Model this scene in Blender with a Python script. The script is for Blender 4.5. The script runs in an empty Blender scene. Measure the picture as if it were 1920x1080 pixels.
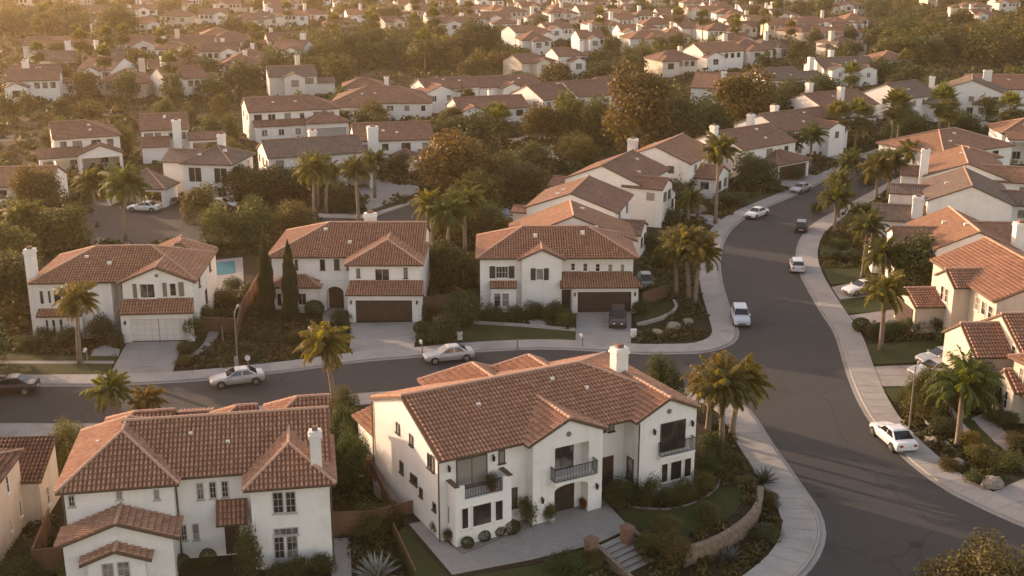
import bpy, math, random
from mathutils import Vector, Matrix
random.seed(7)
SC = bpy.context.scene
COL = SC.collection
# ---------------------------------------------------------------- camera
F_PX = 2200.0
TH = math.radians(16.5)
CAM_H = 37.0
cT, sT = math.cos(TH), math.sin(TH)
cam = bpy.data.cameras.new('camera')
cam.sensor_width = 36.0
cam.lens = 36.0 * F_PX / 1920.0
cam.clip_start = 0.5
cam.clip_end = 6000
cam_ob = bpy.data.objects.new('camera', cam)
COL.objects.link(cam_ob)
cam_ob.location = (0, 0, CAM_H)
cam_ob.rotation_euler = (math.pi / 2 - TH, 0, 0)
SC.camera = cam_ob


def ray(px, py):
    a = (px - 960) / F_PX
    b = -(py - 540) / F_PX
    return (a, cT + b * sT, -sT + b * cT)


def U(px, py, z=0.0):
    """where the line of sight through a photo point meets the level z"""
    d = ray(px, py)
    t = (z - CAM_H) / d[2]
    return (d[0] * t, d[1] * t)


def PX(x, y, z=0.0):
    dz = z - CAM_H
    zc = y * cT - dz * sT
    yc = y * sT + dz * cT
    return (960 + F_PX * x / zc, 540 - F_PX * yc / zc)


# ---------------------------------------------------------------- materials
MATS = {}


def mat(name, build):
    if name in MATS:
        return MATS[name]
    m = bpy.data.materials.new(name)
    m.use_nodes = True
    nt = m.node_tree
    for n in list(nt.nodes):
        nt.nodes.remove(n)
    out = nt.nodes.new('ShaderNodeOutputMaterial')
    build(nt, out)
    MATS[name] = m
    return m


def N(nt, t, **kw):
    n = nt.nodes.new(t)
    for k, v in kw.items():
        if hasattr(n, k):
            setattr(n, k, v)
        else:
            n.inputs[k.replace('_', ' ')].default_value = v
    return n


def c4(c):
    return (c[0], c[1], c[2], 1)


def bsdf(nt, out, rough=0.8, spec=0.3, metal=0.0):
    b = N(nt, 'ShaderNodeBsdfPrincipled')
    b.inputs['Roughness'].default_value = rough
    b.inputs['Specular IOR Level'].default_value = spec
    b.inputs['Metallic'].default_value = metal
    nt.links.new(b.outputs[0], out.inputs[0])
    return b


def ramp(nt, fac, stops):
    r = N(nt, 'ShaderNodeValToRGB')
    e = r.color_ramp.elements
    while len(e) < len(stops):
        e.new(0.5)
    for i, (p, c) in enumerate(stops):
        e[i].position = p
        e[i].color = c4(c)
    nt.links.new(fac, r.inputs[0])
    return r.outputs[0]


def mixc(nt, fac, a, b, mode='MIX'):
    m = N(nt, 'ShaderNodeMix', data_type='RGBA', blend_type=mode)
    if isinstance(fac, (int, float)):
        m.inputs[0].default_value = fac
    else:
        nt.links.new(fac, m.inputs[0])
    for s, i in ((a, 6), (b, 7)):
        if isinstance(s, tuple):
            m.inputs[i].default_value = c4(s)
        else:
            nt.links.new(s, m.inputs[i])
    return m.outputs[2]


def noise(nt, scale, detail=3, vec=None, rough=0.55):
    n = N(nt, 'ShaderNodeTexNoise')
    n.inputs['Scale'].default_value = scale
    n.inputs['Detail'].default_value = detail
    n.inputs['Roughness'].default_value = rough
    if vec is None:
        g = N(nt, 'ShaderNodeNewGeometry')
        vec = g.outputs['Position']
    nt.links.new(vec, n.inputs['Vector'])
    return n.outputs[0]


def bump(nt, h, b, strength=0.3, dist=0.05):
    n = N(nt, 'ShaderNodeBump')
    n.inputs['Strength'].default_value = strength
    n.inputs['Distance'].default_value = dist
    nt.links.new(h, n.inputs['Height'])
    nt.links.new(n.outputs[0], b.inputs['Normal'])


def math_(nt, op, a, b=None):
    m = N(nt, 'ShaderNodeMath', operation=op)
    for i, s in enumerate((a, b)):
        if s is None:
            continue
        if isinstance(s, (int, float)):
            m.inputs[i].default_value = s
        else:
            nt.links.new(s, m.inputs[i])
    return m.outputs[0]


def m_two(name, c1, c2, scale=1.0, rough=0.85, spec=0.2, bs=0.15, fine=None, stain=None, streak=None):
    """two-tone weathered surface: broad mottling plus a finer grain"""
    def f(nt, out):
        b = bsdf(nt, out, rough, spec)
        n1 = noise(nt, scale, 5)
        col = ramp(nt, n1, [(0.3, c1), (0.7, c2)])
        n2 = noise(nt, fine or scale * 14, 3)
        col = mixc(nt, 0.35, col, ramp(nt, n2, [(0.25, tuple(v * .6 for v in c1)), (0.75, tuple(min(1, v * 1.35) for v in c2))]))
        if streak:
            mp = N(nt, 'ShaderNodeMapping')
            mp.inputs['Scale'].default_value = (2.2, 2.2, 0.16)
            nt.links.new(N(nt, 'ShaderNodeNewGeometry').outputs['Position'], mp.inputs[0])
            n4 = noise(nt, 1.0, 5, mp.outputs[0], .7)
            col = mixc(nt, ramp(nt, n4, [(0.5, (0, 0, 0)), (0.78, (.45, .45, .45))]), col, streak)
        if stain:
            n3 = noise(nt, stain[0], 6, rough=0.7)
            col = mixc(nt, ramp(nt, n3, [(0.52, (0, 0, 0)), (0.72, (1, 1, 1))]), col, stain[1])
        nt.links.new(col, b.inputs['Base Color'])
        bump(nt, n2, b, bs, 0.04)
    return mat(name, f)


def m_plain(name, c, rough=0.6, spec=0.4, metal=0.0):
    def f(nt, out):
        b = bsdf(nt, out, rough, spec, metal)
        n = noise(nt, 2.3, 3)
        col = ramp(nt, n, [(0.2, tuple(v * .85 for v in c)), (0.8, tuple(min(1, v * 1.1) for v in c))])
        nt.links.new(col, b.inputs['Base Color'])
    return mat(name, f)


def m_glass(name, c=(0.03, 0.032, 0.032), curtain=(0.25, 0.22, 0.19)):
    """window glass: dark reflective pane with pale blinds behind some of it"""
    def f(nt, out):
        b = bsdf(nt, out, 0.06, 0.6)
        oi = N(nt, 'ShaderNodeObjectInfo')
        n = noise(nt, 0.9, 1)
        v = math_(nt, 'ADD', math_(nt, 'MULTIPLY', oi.outputs['Random'], 0.5), math_(nt, 'MULTIPLY', n, 0.6))
        col = ramp(nt, v, [(0.5, c), (0.62, curtain)])
        nt.links.new(col, b.inputs['Base Color'])
    return mat(name, f)


def m_roof(name, base, lite, dark, cell=(0.3, 0.4), bumps=True, island=False):
    """clay tiles: every tile its own tone, laid in courses (UV in metres)"""
    def f(nt, out):
        b = bsdf(nt, out, 0.85, 0.2)
        uv = N(nt, 'ShaderNodeUVMap')
        sx = N(nt, 'ShaderNodeSeparateXYZ')
        nt.links.new(uv.outputs[0], sx.inputs[0])
        u = math_(nt, 'DIVIDE', sx.outputs[0], cell[0])
        v = math_(nt, 'DIVIDE', sx.outputs[1], cell[1])
        cx = N(nt, 'ShaderNodeCombineXYZ')
        nt.links.new(math_(nt, 'FLOOR', u), cx.inputs[0])
        nt.links.new(math_(nt, 'FLOOR', v), cx.inputs[1])
        wn = N(nt, 'ShaderNodeTexWhiteNoise', noise_dimensions='2D')
        nt.links.new(cx.outputs[0], wn.inputs[0])
        src = wn.outputs[0]
        if island:
            src = N(nt, 'ShaderNodeNewGeometry').outputs['Random Per Island']
        col = ramp(nt, src, [(0.0, dark), (0.35, base), (0.65, base), (1.0, lite)])
        n1 = noise(nt, 0.25, 4)
        col = mixc(nt, ramp(nt, n1, [(0.35, (0, 0, 0)), (0.75, (.45, .45, .45))]), col, tuple(v_ * .6 for v_ in base))
        n2 = noise(nt, 9, 3)
        col = mixc(nt, 0.25, col, ramp(nt, n2, [(0.3, dark), (0.7, lite)]))
        nt.links.new(col, b.inputs['Base Color'])
        if bumps:
            fu = math_(nt, 'FRACT', u)
            barrel = math_(nt, 'SINE', math_(nt, 'MULTIPLY', fu, math.pi))
            fv = math_(nt, 'SUBTRACT', 1.0, math_(nt, 'FRACT', v))
            h = math_(nt, 'ADD', barrel, math_(nt, 'MULTIPLY', fv, 0.7))
            bump(nt, h, b, 0.6, 0.10)
        else:
            bump(nt, n2, b, 0.3, 0.03)
    return mat(name, f)


def m_leaf(name, dark, lite, trans=0.35, rough=0.6, patch=None):
    """foliage: object colour tints it, clumps differ in tone, thin leaves let light through"""
    def f(nt, out):
        oi = N(nt, 'ShaderNodeObjectInfo')
        n = noise(nt, 0.8, 4)
        g = N(nt, 'ShaderNodeNewGeometry')
        rnd = g.outputs['Random Per Island']
        v = math_(nt, 'ADD', math_(nt, 'MULTIPLY', n, 0.6), math_(nt, 'MULTIPLY', rnd, 0.4))
        col = ramp(nt, v, [(0.25, dark), (0.75, lite)])
        col = mixc(nt, 1.0, col, oi.outputs['Color'], 'MULTIPLY')
        if patch:
            pn = noise(nt, patch[0], 2)
            col = mixc(nt, 1.0, col, ramp(nt, pn, [(.36, patch[2]), (.62, patch[1])]), 'MULTIPLY')
        d = N(nt, 'ShaderNodeBsdfPrincipled')
        d.inputs['Roughness'].default_value = rough
        d.inputs['Specular IOR Level'].default_value = 0.25
        nt.links.new(col, d.inputs['Base Color'])
        t = N(nt, 'ShaderNodeBsdfTranslucent')
        nt.links.new(mixc(nt, 1.0, col, (1.3, 1.28, 0.58), 'MULTIPLY'), t.inputs[0])
        mx = N(nt, 'ShaderNodeMixShader')
        mx.inputs[0].default_value = trans
        nt.links.new(d.outputs[0], mx.inputs[1])
        nt.links.new(t.outputs[0], mx.inputs[2])
        nt.links.new(mx.outputs[0], out.inputs[0])
    return mat(name, f)


STUCCO = m_two('white_stucco', (0.73, 0.69, 0.635), (0.79, 0.755, 0.705), 0.35, 0.9, 0.15, 0.2, 25, (0.5, (0.66, 0.61, 0.545)), (0.56, 0.50, 0.43))
STUCCO_C = m_two('cream_stucco', (0.58, 0.50, 0.40), (0.66, 0.58, 0.48), 0.35, 0.9, 0.15, 0.25, 25, (0.5, (0.50, 0.43, 0.35)), (0.42, 0.34, 0.26))
STUCCO_G = m_two('grey_stucco', (0.55, 0.52, 0.48), (0.63, 0.60, 0.55), 0.35, 0.9, 0.15, 0.25, 25)
TRIM = m_plain('white_trim', (0.72, 0.68, 0.62), 0.6)
DTRIM = m_plain('dark_trim', (0.06, 0.045, 0.035), 0.6)
FASCIA = m_plain('brown_fascia', (0.10, 0.065, 0.045), 0.7)
GLASS = m_glass('window_glass')
GLASS_B = m_glass('curtained_glass', (0.025, 0.022, 0.02), (0.09, 0.075, 0.06))
SHUT = m_plain('dark_shutter', (0.045, 0.04, 0.035), 0.6)
SHUTG = m_plain('olive_shutter', (0.16, 0.15, 0.11), 0.6)
WOOD = m_two('brown_door_wood', (0.045, 0.027, 0.020), (0.066, 0.041, 0.030), 1.5, 0.6, 0.3, 0.1)
GARW = m_two('white_garage_paint', (0.62, 0.58, 0.52), (0.68, 0.64, 0.58), 1.2, 0.5, 0.3, 0.05)
GARG = m_two('grey_garage_paint', (0.36, 0.34, 0.31), (0.42, 0.39, 0.35), 1.2, 0.5, 0.3, 0.05)
METAL = m_plain('dark_iron', (0.018, 0.015, 0.014), 0.6, 0.3)
GTRIM = m_plain('grey_muntins', (0.40, 0.385, 0.36), 0.6)
ROOF_A = m_roof('terracotta_tiles', (0.415, 0.226, 0.143), (0.52, 0.31, 0.21), (0.295, 0.155, 0.098), bumps=False, island=True)
ROOF_A2 = m_roof('terracotta_tiles_far', (0.268, 0.143, 0.084), (0.34, 0.192, 0.12), (0.19, 0.098, 0.058))
ROOF_B = m_roof('brown_tiles', (0.21, 0.115, 0.078), (0.28, 0.16, 0.11), (0.13, 0.072, 0.05))
ROOF_C = m_roof('grey_brown_tiles', (0.16, 0.115, 0.09), (0.21, 0.155, 0.12), (0.10, 0.073, 0.06))
PAN = m_two('shade_toned_pans', (0.145, 0.076, 0.048), (0.20, 0.106, 0.068), 1.2, 0.95, 0.1, 0.3)  # gap and lip shade between barrels put into the colour, over pan dirt
PAN_B = m_two('shade_toned_brown_pans', (0.06, 0.034, 0.024), (0.09, 0.05, 0.035), 1.2, 0.95, 0.1, 0.3)  # shade painted into the brown pans as well as held dirt
RIDGE = m_two('ridge_mortar', (0.43, 0.26, 0.18), (0.51, 0.335, 0.245), 3, 0.85, 0.2, 0.3)
RIDGE_B = m_two('brown_ridge_mortar', (0.27, 0.16, 0.11), (0.34, 0.21, 0.15), 3, 0.85, 0.2, 0.3)
RIDGE_OF = {ROOF_A: RIDGE, ROOF_A2: RIDGE, ROOF_B: RIDGE_B, ROOF_C: RIDGE_B}


# ---------------------------------------------------------------- mesh builder
class MB:
    def __init__(s):
        s.v, s.f, s.m = [], [], []

    def face(s, pts, m=0):
        i = len(s.v)
        s.v.extend(tuple(p) for p in pts)
        s.f.append(tuple(range(i, i + len(pts))))
        s.m.append(m)

    def mesh(s, vs, fs, m=0):
        i = len(s.v)
        s.v.extend(tuple(p) for p in vs)
        for f in fs:
            s.f.append(tuple(k + i for k in f))
            s.m.append(m)

    def box(s, x0, x1, y0, y1, z0, z1, m=0):
        v = [(x0, y0, z0), (x1, y0, z0), (x1, y1, z0), (x0, y1, z0), (x0, y0, z1), (x1, y0, z1), (x1, y1, z1), (x0, y1, z1)]
        s.mesh(v, [(0, 3, 2, 1), (4, 5, 6, 7), (0, 1, 5, 4), (1, 2, 6, 5), (2, 3, 7, 6), (3, 0, 4, 7)], m)

    def bar(s, a, b, w, h=None, m=0):
        """box beam from a to b"""
        h = h or w
        a, b = Vector(a), Vector(b)
        d = (b - a).normalized()
        up = Vector((0, 0, 1)) if abs(d.z) < 0.95 else Vector((1, 0, 0))
        sx = d.cross(up).normalized() * (w / 2)
        sz = sx.cross(d).normalized() * (h / 2)
        v = []
        for p in (a, b):
            v += [p - sx - sz, p + sx - sz, p + sx + sz, p - sx + sz]
        s.mesh(v, [(0, 1, 2, 3), (7, 6, 5, 4), (0, 4, 5, 1), (1, 5, 6, 2), (2, 6, 7, 3), (3, 7, 4, 0)], m)

    def tube(s, pts, rad, n=8, m=0, cap=True):
        pts = [Vector(p) for p in pts]
        rs = rad if isinstance(rad, (list, tuple)) else [rad] * len(pts)
        rings = []
        for i, p in enumerate(pts):
            d = (pts[min(i + 1, len(pts) - 1)] - pts[max(i - 1, 0)]).normalized()
            up = Vector((0, 0, 1)) if abs(d.z) < 0.9 else Vector((1, 0, 0))
            a = d.cross(up).normalized()
            b = a.cross(d).normalized()
            rings.append([p + (a * math.cos(t) + b * math.sin(t)) * rs[i] for t in [2 * math.pi * k / n for k in range(n)]])
        v = [q for r in rings for q in r]
        f = []
        for i in range(len(rings) - 1):
            for k in range(n):
                f.append((i * n + k, i * n + (k + 1) % n, (i + 1) * n + (k + 1) % n, (i + 1) * n + k))
        if cap:
            f.append(tuple(range(n))[::-1])
            f.append(tuple((len(rings) - 1) * n + k for k in range(n)))
        s.mesh(v, f, m)

    def prism(s, poly, z0, z1, m=0, bottom=False):
        """level polygon (x,y) raised from z0 to z1"""
        n = len(poly)
        a = sum(poly[i][0] * poly[(i + 1) % n][1] - poly[(i + 1) % n][0] * poly[i][1] for i in range(n))
        if a < 0:
            poly = poly[::-1]
        v = [(x, y, z0) for x, y in poly] + [(x, y, z1) for x, y in poly]
        f = [tuple(range(n, 2 * n))]
        for i in range(n):
            j = (i + 1) % n
            f.append((i, j, n + j, n + i))
        if bottom:
            f.append(tuple(range(n))[::-1])
        s.mesh(v, f, m)

    def prism_y(s, poly, y0, y1, m=0):
        """upright polygon (x,z) given thickness from y0 to y1"""
        n = len(poly)
        a = sum(poly[i][0] * poly[(i + 1) % n][1] - poly[(i + 1) % n][0] * poly[i][1] for i in range(n))
        if a < 0:
            poly = poly[::-1]
        v = [(x, y0, z) for x, z in poly] + [(x, y1, z) for x, z in poly]
        f = [tuple(range(n)), tuple(range(n, 2 * n))[::-1]]
        for i in range(n):
            j = (i + 1) % n
            f.append((j, i, n + i, n + j))
        s.mesh(v, f, m)

    def data(s, name, mats, smooth=False, uv=False):
        me = bpy.data.meshes.new(name)
        me.from_pydata(s.v, [], s.f)
        for m in mats:
            me.materials.append(m)
        if len(mats) > 1:
            me.polygons.foreach_set('material_index', s.m)
        if smooth:
            me.polygons.foreach_set('use_smooth', [True] * len(me.polygons))
        me.update()
        if uv:
            ul = me.uv_layers.new(name='UVMap')
            for p in me.polygons:
                n = p.normal
                h = Vector((0, 0, 1)).cross(n)
                if h.length < 0.05:
                    h = Vector((1, 0, 0))
                h.normalize()
                up = n.cross(h)
                for li in p.loop_indices:
                    co = me.vertices[me.loops[li].vertex_index].co
                    ul.data[li].uv = (co.dot(h), co.dot(up))
        return me

    def build(s, name, mats, parent=None, smooth=False, uv=False):
        if not isinstance(mats, (list, tuple)):
            mats = [mats]
        ob = bpy.data.objects.new(name, s.data(name, mats, smooth, uv))
        COL.objects.link(ob)
        if parent is not None:
            ob.parent = parent
        return ob


def tag(o, label=None, cat=None, group=None, kind=None):
    if label:
        o['label'] = label
    if cat:
        o['category'] = cat
    if group:
        o['group'] = group
    if kind:
        o['kind'] = kind
    return o


def empty(name, loc, rz=0.0):
    o = bpy.data.objects.new(name, None)
    o.empty_display_size = 0.5
    COL.objects.link(o)
    o.location = loc
    o.rotation_euler = (0, 0, rz)
    return o


def linked(name, me, parent=None, loc=(0, 0, 0), rz=0.0, sc=(1, 1, 1), color=None):
    o = bpy.data.objects.new(name, me)
    COL.objects.link(o)
    o.location = loc
    o.rotation_euler = (0, 0, rz)
    o.scale = sc
    if color:
        o.color = c4(color)
    if parent is not None:
        o.parent = parent
    return o


ORD = ('first second third fourth fifth sixth seventh eighth ninth tenth eleventh twelfth thirteenth fourteenth fifteenth sixteenth seventeenth '
       'eighteenth nineteenth').split()


def ordinal(n):
    if n < 20:
        return ORD[n - 1]
    tens = {2: 'twent', 3: 'thirt', 4: 'fort', 5: 'fift', 6: 'sixt', 7: 'sevent', 8: 'eight', 9: 'ninet'}[n // 10]
    return tens + 'ieth' if n % 10 == 0 else tens + 'y-' + ORD[n % 10 - 1]


def smooth_line(pts, closed=False, k=6):
    """Catmull-Rom through the points"""
    n = len(pts)
    out = []
    rng = range(n) if closed else range(n - 1)
    for i in rng:
        p0 = pts[(i - 1) % n] if closed or i > 0 else pts[0]
        p1 = pts[i]
        p2 = pts[(i + 1) % n]
        p3 = pts[(i + 2) % n] if closed or i + 2 < n else pts[-1]
        for j in range(k):
            t = j / k
            out.append(tuple(0.5 * ((2 * p1[a]) + (-p0[a] + p2[a]) * t + (2 * p0[a] - 5 * p1[a] + 4 * p2[a] - p3[a]) * t * t + (-p0[a] + 3 * p1[a] - 3 * p2[a] + p3[a]) * t ** 3) for a in (0, 1)))
    if not closed:
        out.append(tuple(pts[-1][:2]))
    return out


def offset_line(pts, d):
    out = []
    for i, p in enumerate(pts):
        a = pts[max(i - 1, 0)]
        b = pts[min(i + 1, len(pts) - 1)]
        dx, dy = b[0] - a[0], b[1] - a[1]
        L = math.hypot(dx, dy) or 1
        out.append((p[0] - dy / L * d, p[1] + dx / L * d))
    return out


def strip(mb, A, B, z0, z1, m=0, sides=True):
    """slab between two lines of equal length"""
    for i in range(len(A) - 1):
        a0, a1, b0, b1 = A[i], A[i + 1], B[i], B[i + 1]
        q = [(*a0, z1), (*a1, z1), (*b1, z1), (*b0, z1)]
        n = (Vector(q[1]) - Vector(q[0])).cross(Vector(q[3]) - Vector(q[0]))
        mb.face(q if n.z > 0 else q[::-1], m)
        if sides and z1 > z0:
            for s0, s1 in ((a0, a1), (b1, b0)):
                mb.face([(*s0, z0), (*s1, z0), (*s1, z1), (*s0, z1)], m)


def inside(poly, x, y):
    r = False
    j = len(poly) - 1
    for i in range(len(poly)):
        xi, yi = poly[i]
        xj, yj = poly[j]
        if (yi > y) != (yj > y) and x < (xj - xi) * (y - yi) / (yj - yi) + xi:
            r = not r
        j = i
    return r


def dist_line(L, x, y):
    best = 1e9
    for i in range(len(L) - 1):
        ax, ay = L[i]
        bx, by = L[i + 1]
        dx, dy = bx - ax, by - ay
        t = max(0, min(1, ((x - ax) * dx + (y - ay) * dy) / (dx * dx + dy * dy + 1e-9)))
        best = min(best, math.hypot(x - ax - t * dx, y - ay - t * dy))
    return best


BLOCKED = []     # circles (x, y, r) taken by houses and cars
KEEPOUT = []     # polygons no plant may root in
# ================================================================= ground, roads, pavements, lots
def _asphalt(nt, out):
    """worn road: broad tone changes, wheel-polished patches, sealed cracks"""
    b = bsdf(nt, out, 0.88, 0.25)
    n1 = noise(nt, 0.10, 5)
    col = ramp(nt, n1, [(0.3, (0.050, 0.048, 0.045)), (0.7, (0.068, 0.065, 0.061))])
    n2 = noise(nt, 14, 3)
    col = mixc(nt, 0.4, col, ramp(nt, n2, [(0.3, (0.030, 0.028, 0.026)), (0.7, (0.075, 0.068, 0.062))]))
    n3 = noise(nt, 0.28, 6, rough=.7)
    col = mixc(nt, ramp(nt, n3, [(0.55, (0, 0, 0)), (0.7, (.7, .7, .7))]), col, (0.036, 0.033, 0.030))
    vo = N(nt, 'ShaderNodeTexVoronoi', feature='DISTANCE_TO_EDGE')
    vo.inputs['Scale'].default_value = 0.075
    g_ = N(nt, 'ShaderNodeNewGeometry')
    wob = N(nt, 'ShaderNodeVectorMath', operation='ADD')
    nn = N(nt, 'ShaderNodeTexNoise')
    nn.inputs['Scale'].default_value = .5
    nn.inputs['Detail'].default_value = 5
    nt.links.new(g_.outputs['Position'], nn.inputs['Vector'])
    sc = N(nt, 'ShaderNodeVectorMath', operation='SCALE')
    sc.inputs['Scale'].default_value = 1.3
    nt.links.new(nn.outputs['Color'], sc.inputs[0])
    nt.links.new(g_.outputs['Position'], wob.inputs[0])
    nt.links.new(sc.outputs[0], wob.inputs[1])
    nt.links.new(wob.outputs[0], vo.inputs['Vector'])
    crack = ramp(nt, vo.outputs['Distance'], [(0.0025, (.38, .38, .38)), (0.006, (0, 0, 0))])
    col = mixc(nt, crack, col, (0.020, 0.018, 0.017))
    nt.links.new(col, b.inputs['Base Color'])
    bump(nt, n2, b, 0.4, 0.03)


ASPHALT = mat('asphalt', _asphalt)
CONC = m_two('pale_concrete', (0.30, 0.275, 0.245), (0.38, 0.35, 0.31), 0.5, 0.9, 0.15, 0.2, 12, (0.3, (0.25, 0.225, 0.20)))
CONC2 = m_two('driveway_concrete', (0.27, 0.25, 0.225), (0.33, 0.305, 0.275), 0.4, 0.9, 0.15, 0.2, 10, (0.35, (0.21, 0.19, 0.17)))
PAVER = m_two('paver_concrete', (0.25, 0.225, 0.20), (0.32, 0.29, 0.26), 1.6, 0.9, 0.15, 0.3, 9)
SOIL = m_two('planting_soil', (0.030, 0.022, 0.014), (0.055, 0.040, 0.026), 0.4, 0.95, 0.1, 0.5, 6)
DRY = m_two('dry_scrub_ground', (0.024, 0.021, 0.011), (0.055, 0.043, 0.024), 0.07, 0.95, 0.1, 0.6, 1.7, (0.03, (0.085, 0.065, 0.042)))
LAWN = m_two('lawn', (0.030, 0.040, 0.012), (0.055, 0.062, 0.020), 0.5, 0.9, 0.15, 0.9, 16, (0.25, (0.075, 0.068, 0.025)))
GRAVEL = m_two('gravel', (0.20, 0.17, 0.14), (0.30, 0.26, 0.22), 5, 0.95, 0.1, 0.6, 22)
STONEW = m_two('tan_stone', (0.13, 0.095, 0.066), (0.27, 0.205, 0.145), 3.0, 0.9, 0.2, 0.8, 6)
BRICKM = m_two('red_brick', (0.15, 0.082, 0.056), (0.25, 0.15, 0.105), 4, 0.9, 0.2, 0.6, 12)
FENCEW = m_two('fence_wood', (0.115, 0.064, 0.040), (0.185, 0.105, 0.066), 1.3, 0.85, 0.2, 0.3, 9)
POOLM = m_plain('pool_water', (0.08, 0.22, 0.25), 0.25, 0.2)

g = MB()
R_ = 6000
g.face([(-R_, -300, 0), (R_, -300, 0), (R_, R_, 0), (-R_, R_, 0)])
tag(g.build('ground', DRY), kind='structure')

KL = [(1790, 252), (1700, 272), (1640, 292), (1590, 316), (1540, 340), (1490, 365), (1440, 386), (1400, 405), (1370, 428), (1353, 455), (1346, 490), (1349, 528),
      (1360, 567), (1374, 606), (1379, 626), (1372, 640), (1356, 650), (1316, 660), (1260, 662), (1195, 662), (1136, 658), (1018, 653), (881, 659), (798, 667), (676, 677), (540, 695), (409, 709), (316, 716), (207, 721), (65, 722), (-120, 724), (-420, 726)]
KR = [(1830, 268), (1760, 292), (1700, 325), (1661, 347), (1620, 369), (1579, 393), (1548, 408), (1518, 430), (1501, 458), (1498, 488), (1507, 518), (1521, 545), (1543, 583), (1571, 627), (1591, 690), (1612, 745), (1644, 798), (1701, 858), (1769, 911), (1827, 942), (1920, 984), (2120, 1060)]
KB = [(-420, 797), (0, 797), (205, 796), (400, 776), (640, 744), (780, 734), (950, 727), (1140, 724), (1270, 728), (1345, 742), (1390, 762), (1412, 786), (1436, 824), (1465, 866), (1500, 917), (1528, 960), (1538, 1000), (1526, 1042), (1490, 1085), (1400, 1150), (1220, 1240)]


def gl(pts):
    return [U(*p) for p in pts]


def resample(L, step):
    out = [L[0]]
    acc = 0
    for i in range(len(L) - 1):
        a, b = L[i], L[i + 1]
        d = math.hypot(b[0] - a[0], b[1] - a[1])
        while acc + d >= step:
            t = (step - acc) / d
            a = (a[0] + (b[0] - a[0]) * t, a[1] + (b[1] - a[1]) * t)
            out.append(a)
            d = math.hypot(b[0] - a[0], b[1] - a[1])
            acc = 0
        acc += d
    out.append(L[-1])
    return out


GKL, GKR, GKB = [smooth_line(gl(p)) for p in (KL, KR, KB)]
g = MB()
g.face([(x, y, 0.012) for x, y in GKL + GKB + GKR[::-1]])
ROADPOLY = GKL + GKB + GKR[::-1]
road = tag(g.build('asphalt_street', ASPHALT), kind='structure')
for poly in road.data.polygons:
    if poly.normal.z < 0:
        poly.flip()
KEEPOUT.append(ROADPOLY)
WALKS = []


def pavement(name, line, side, w=2.25):
    L = resample(line, 1.6)
    gut, kerb, walk = MB(), MB(), MB()
    s = side
    strip(gut, offset_line(L, -s * 0.38), L, 0.012, 0.022)
    strip(kerb, L, offset_line(L, s * 0.16), 0.0, 0.135)
    A, B = offset_line(L, s * 0.18), offset_line(L, s * w)
    strip(walk, A, B, 0.0, 0.118)
    for i in range(len(L) - 1):
        def lerp(p, q, t):
            return (p[0] + (q[0] - p[0]) * t, p[1] + (q[1] - p[1]) * t)
        a0, a1 = lerp(A[i], A[i + 1], .018), lerp(A[i], A[i + 1], .982)
        b0, b1 = lerp(B[i], B[i + 1], .018), lerp(B[i], B[i + 1], .982)
        strip(walk, [a0, a1], [b0, b1], 0.118, 0.132 + random.uniform(-.003, .003))
    o = tag(walk.build(name, CONC), kind='structure')
    tag(kerb.build('kerb', CONC), kind='structure')
    tag(gut.build('gutter', CONC2), kind='structure')
    WALKS.append((offset_line(L, s * (w / 2)), w / 2))
    return offset_line(L, s * w)


# the side on which the pavement lies, seen along each line
SWL = pavement('pavement', GKL, -1)
SWR = pavement('pavement', GKR, 1)
SWB = pavement('pavement', GKB, -1, 2.45)

LAWNS = []


def area(name, px, m, z0=0.0, z1=0.1, smooth=False, base=None, keep=True):
    p = [U(x, y, z1 if base is None else base) for x, y in px]
    if smooth:
        p = smooth_line(p, True, 4)
    mb = MB()
    mb.prism(p, z0, z1)
    o = tag(mb.build(name, m), kind='structure')
    if keep:
        KEEPOUT.append(p)
    if m is LAWN:
        LAWNS.append((p, z1))
    return p


def drive(name, px, nx=2, z1=0.105, m=None):
    """concrete slabs with joints inside a four-cornered outline"""
    p = [Vector((*U(x, y, z1), 0)) for x, y in px]
    mb = MB()
    mb.prism([(v.x, v.y) for v in p], 0, z1 - 0.014)
    ln = ((p[3] - p[0]).length + (p[2] - p[1]).length) / 2
    ny = max(1, round(ln / 2.6))
    def at(u, v):
        a = p[0].lerp(p[1], u)
        b = p[3].lerp(p[2], u)
        return a.lerp(b, v)
    e, f = 0.004 * 3 / nx, 0.016 / max(1, ln / 3)
    for i in range(nx):
        for j in range(ny):
            q = [at(i / nx + e, j / ny + f), at((i + 1) / nx - e, j / ny + f), at((i + 1) / nx - e, (j + 1) / ny - f), at(i / nx + e, (j + 1) / ny - f)]
            mb.prism([(v.x, v.y) for v in q], z1 - 0.014, z1 + random.uniform(-.003, .003))
    tag(mb.build(name, m or CONC2), kind='structure')
    KEEPOUT.append([(v.x, v.y) for v in p])


# --- lots along the upper side of the cross street
area('lawn', [(-60, 683), (212, 682), (203, 705), (-60, 707)], LAWN)
area('lawn', [(5, 656), (90, 664), (215, 668), (216, 675), (20, 676)], LAWN)
area('garden_path', [(-60, 676), (214, 676.5), (213, 681.5), (-60, 682)], CONC2, z1=0.112)
area('garden_path', [(175, 655), (200, 645), (225, 655), (222, 667), (170, 667)], CONC2, z1=0.106)
drive('driveway', [(238, 641), (344, 639), (322, 702), (203, 707)], 3)
area('garden_path', [(391.7, 620), (413, 621), (404, 636), (393, 652), (365, 666), (345, 671), (372, 655), (383, 642)], CONC2, z1=0.1)
drive('driveway', [(657, 605), (786, 603), (776, 653), (655, 671)], 2)
area('garden_path', [(603, 578), (650, 575), (652, 605), (606, 603)], PAVER, z1=0.09)
area('lawn', [(1079, 621), (1079, 638), (960, 640), (872, 645), (850, 640), (858, 622), (890, 606), (985, 613)], LAWN)
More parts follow.
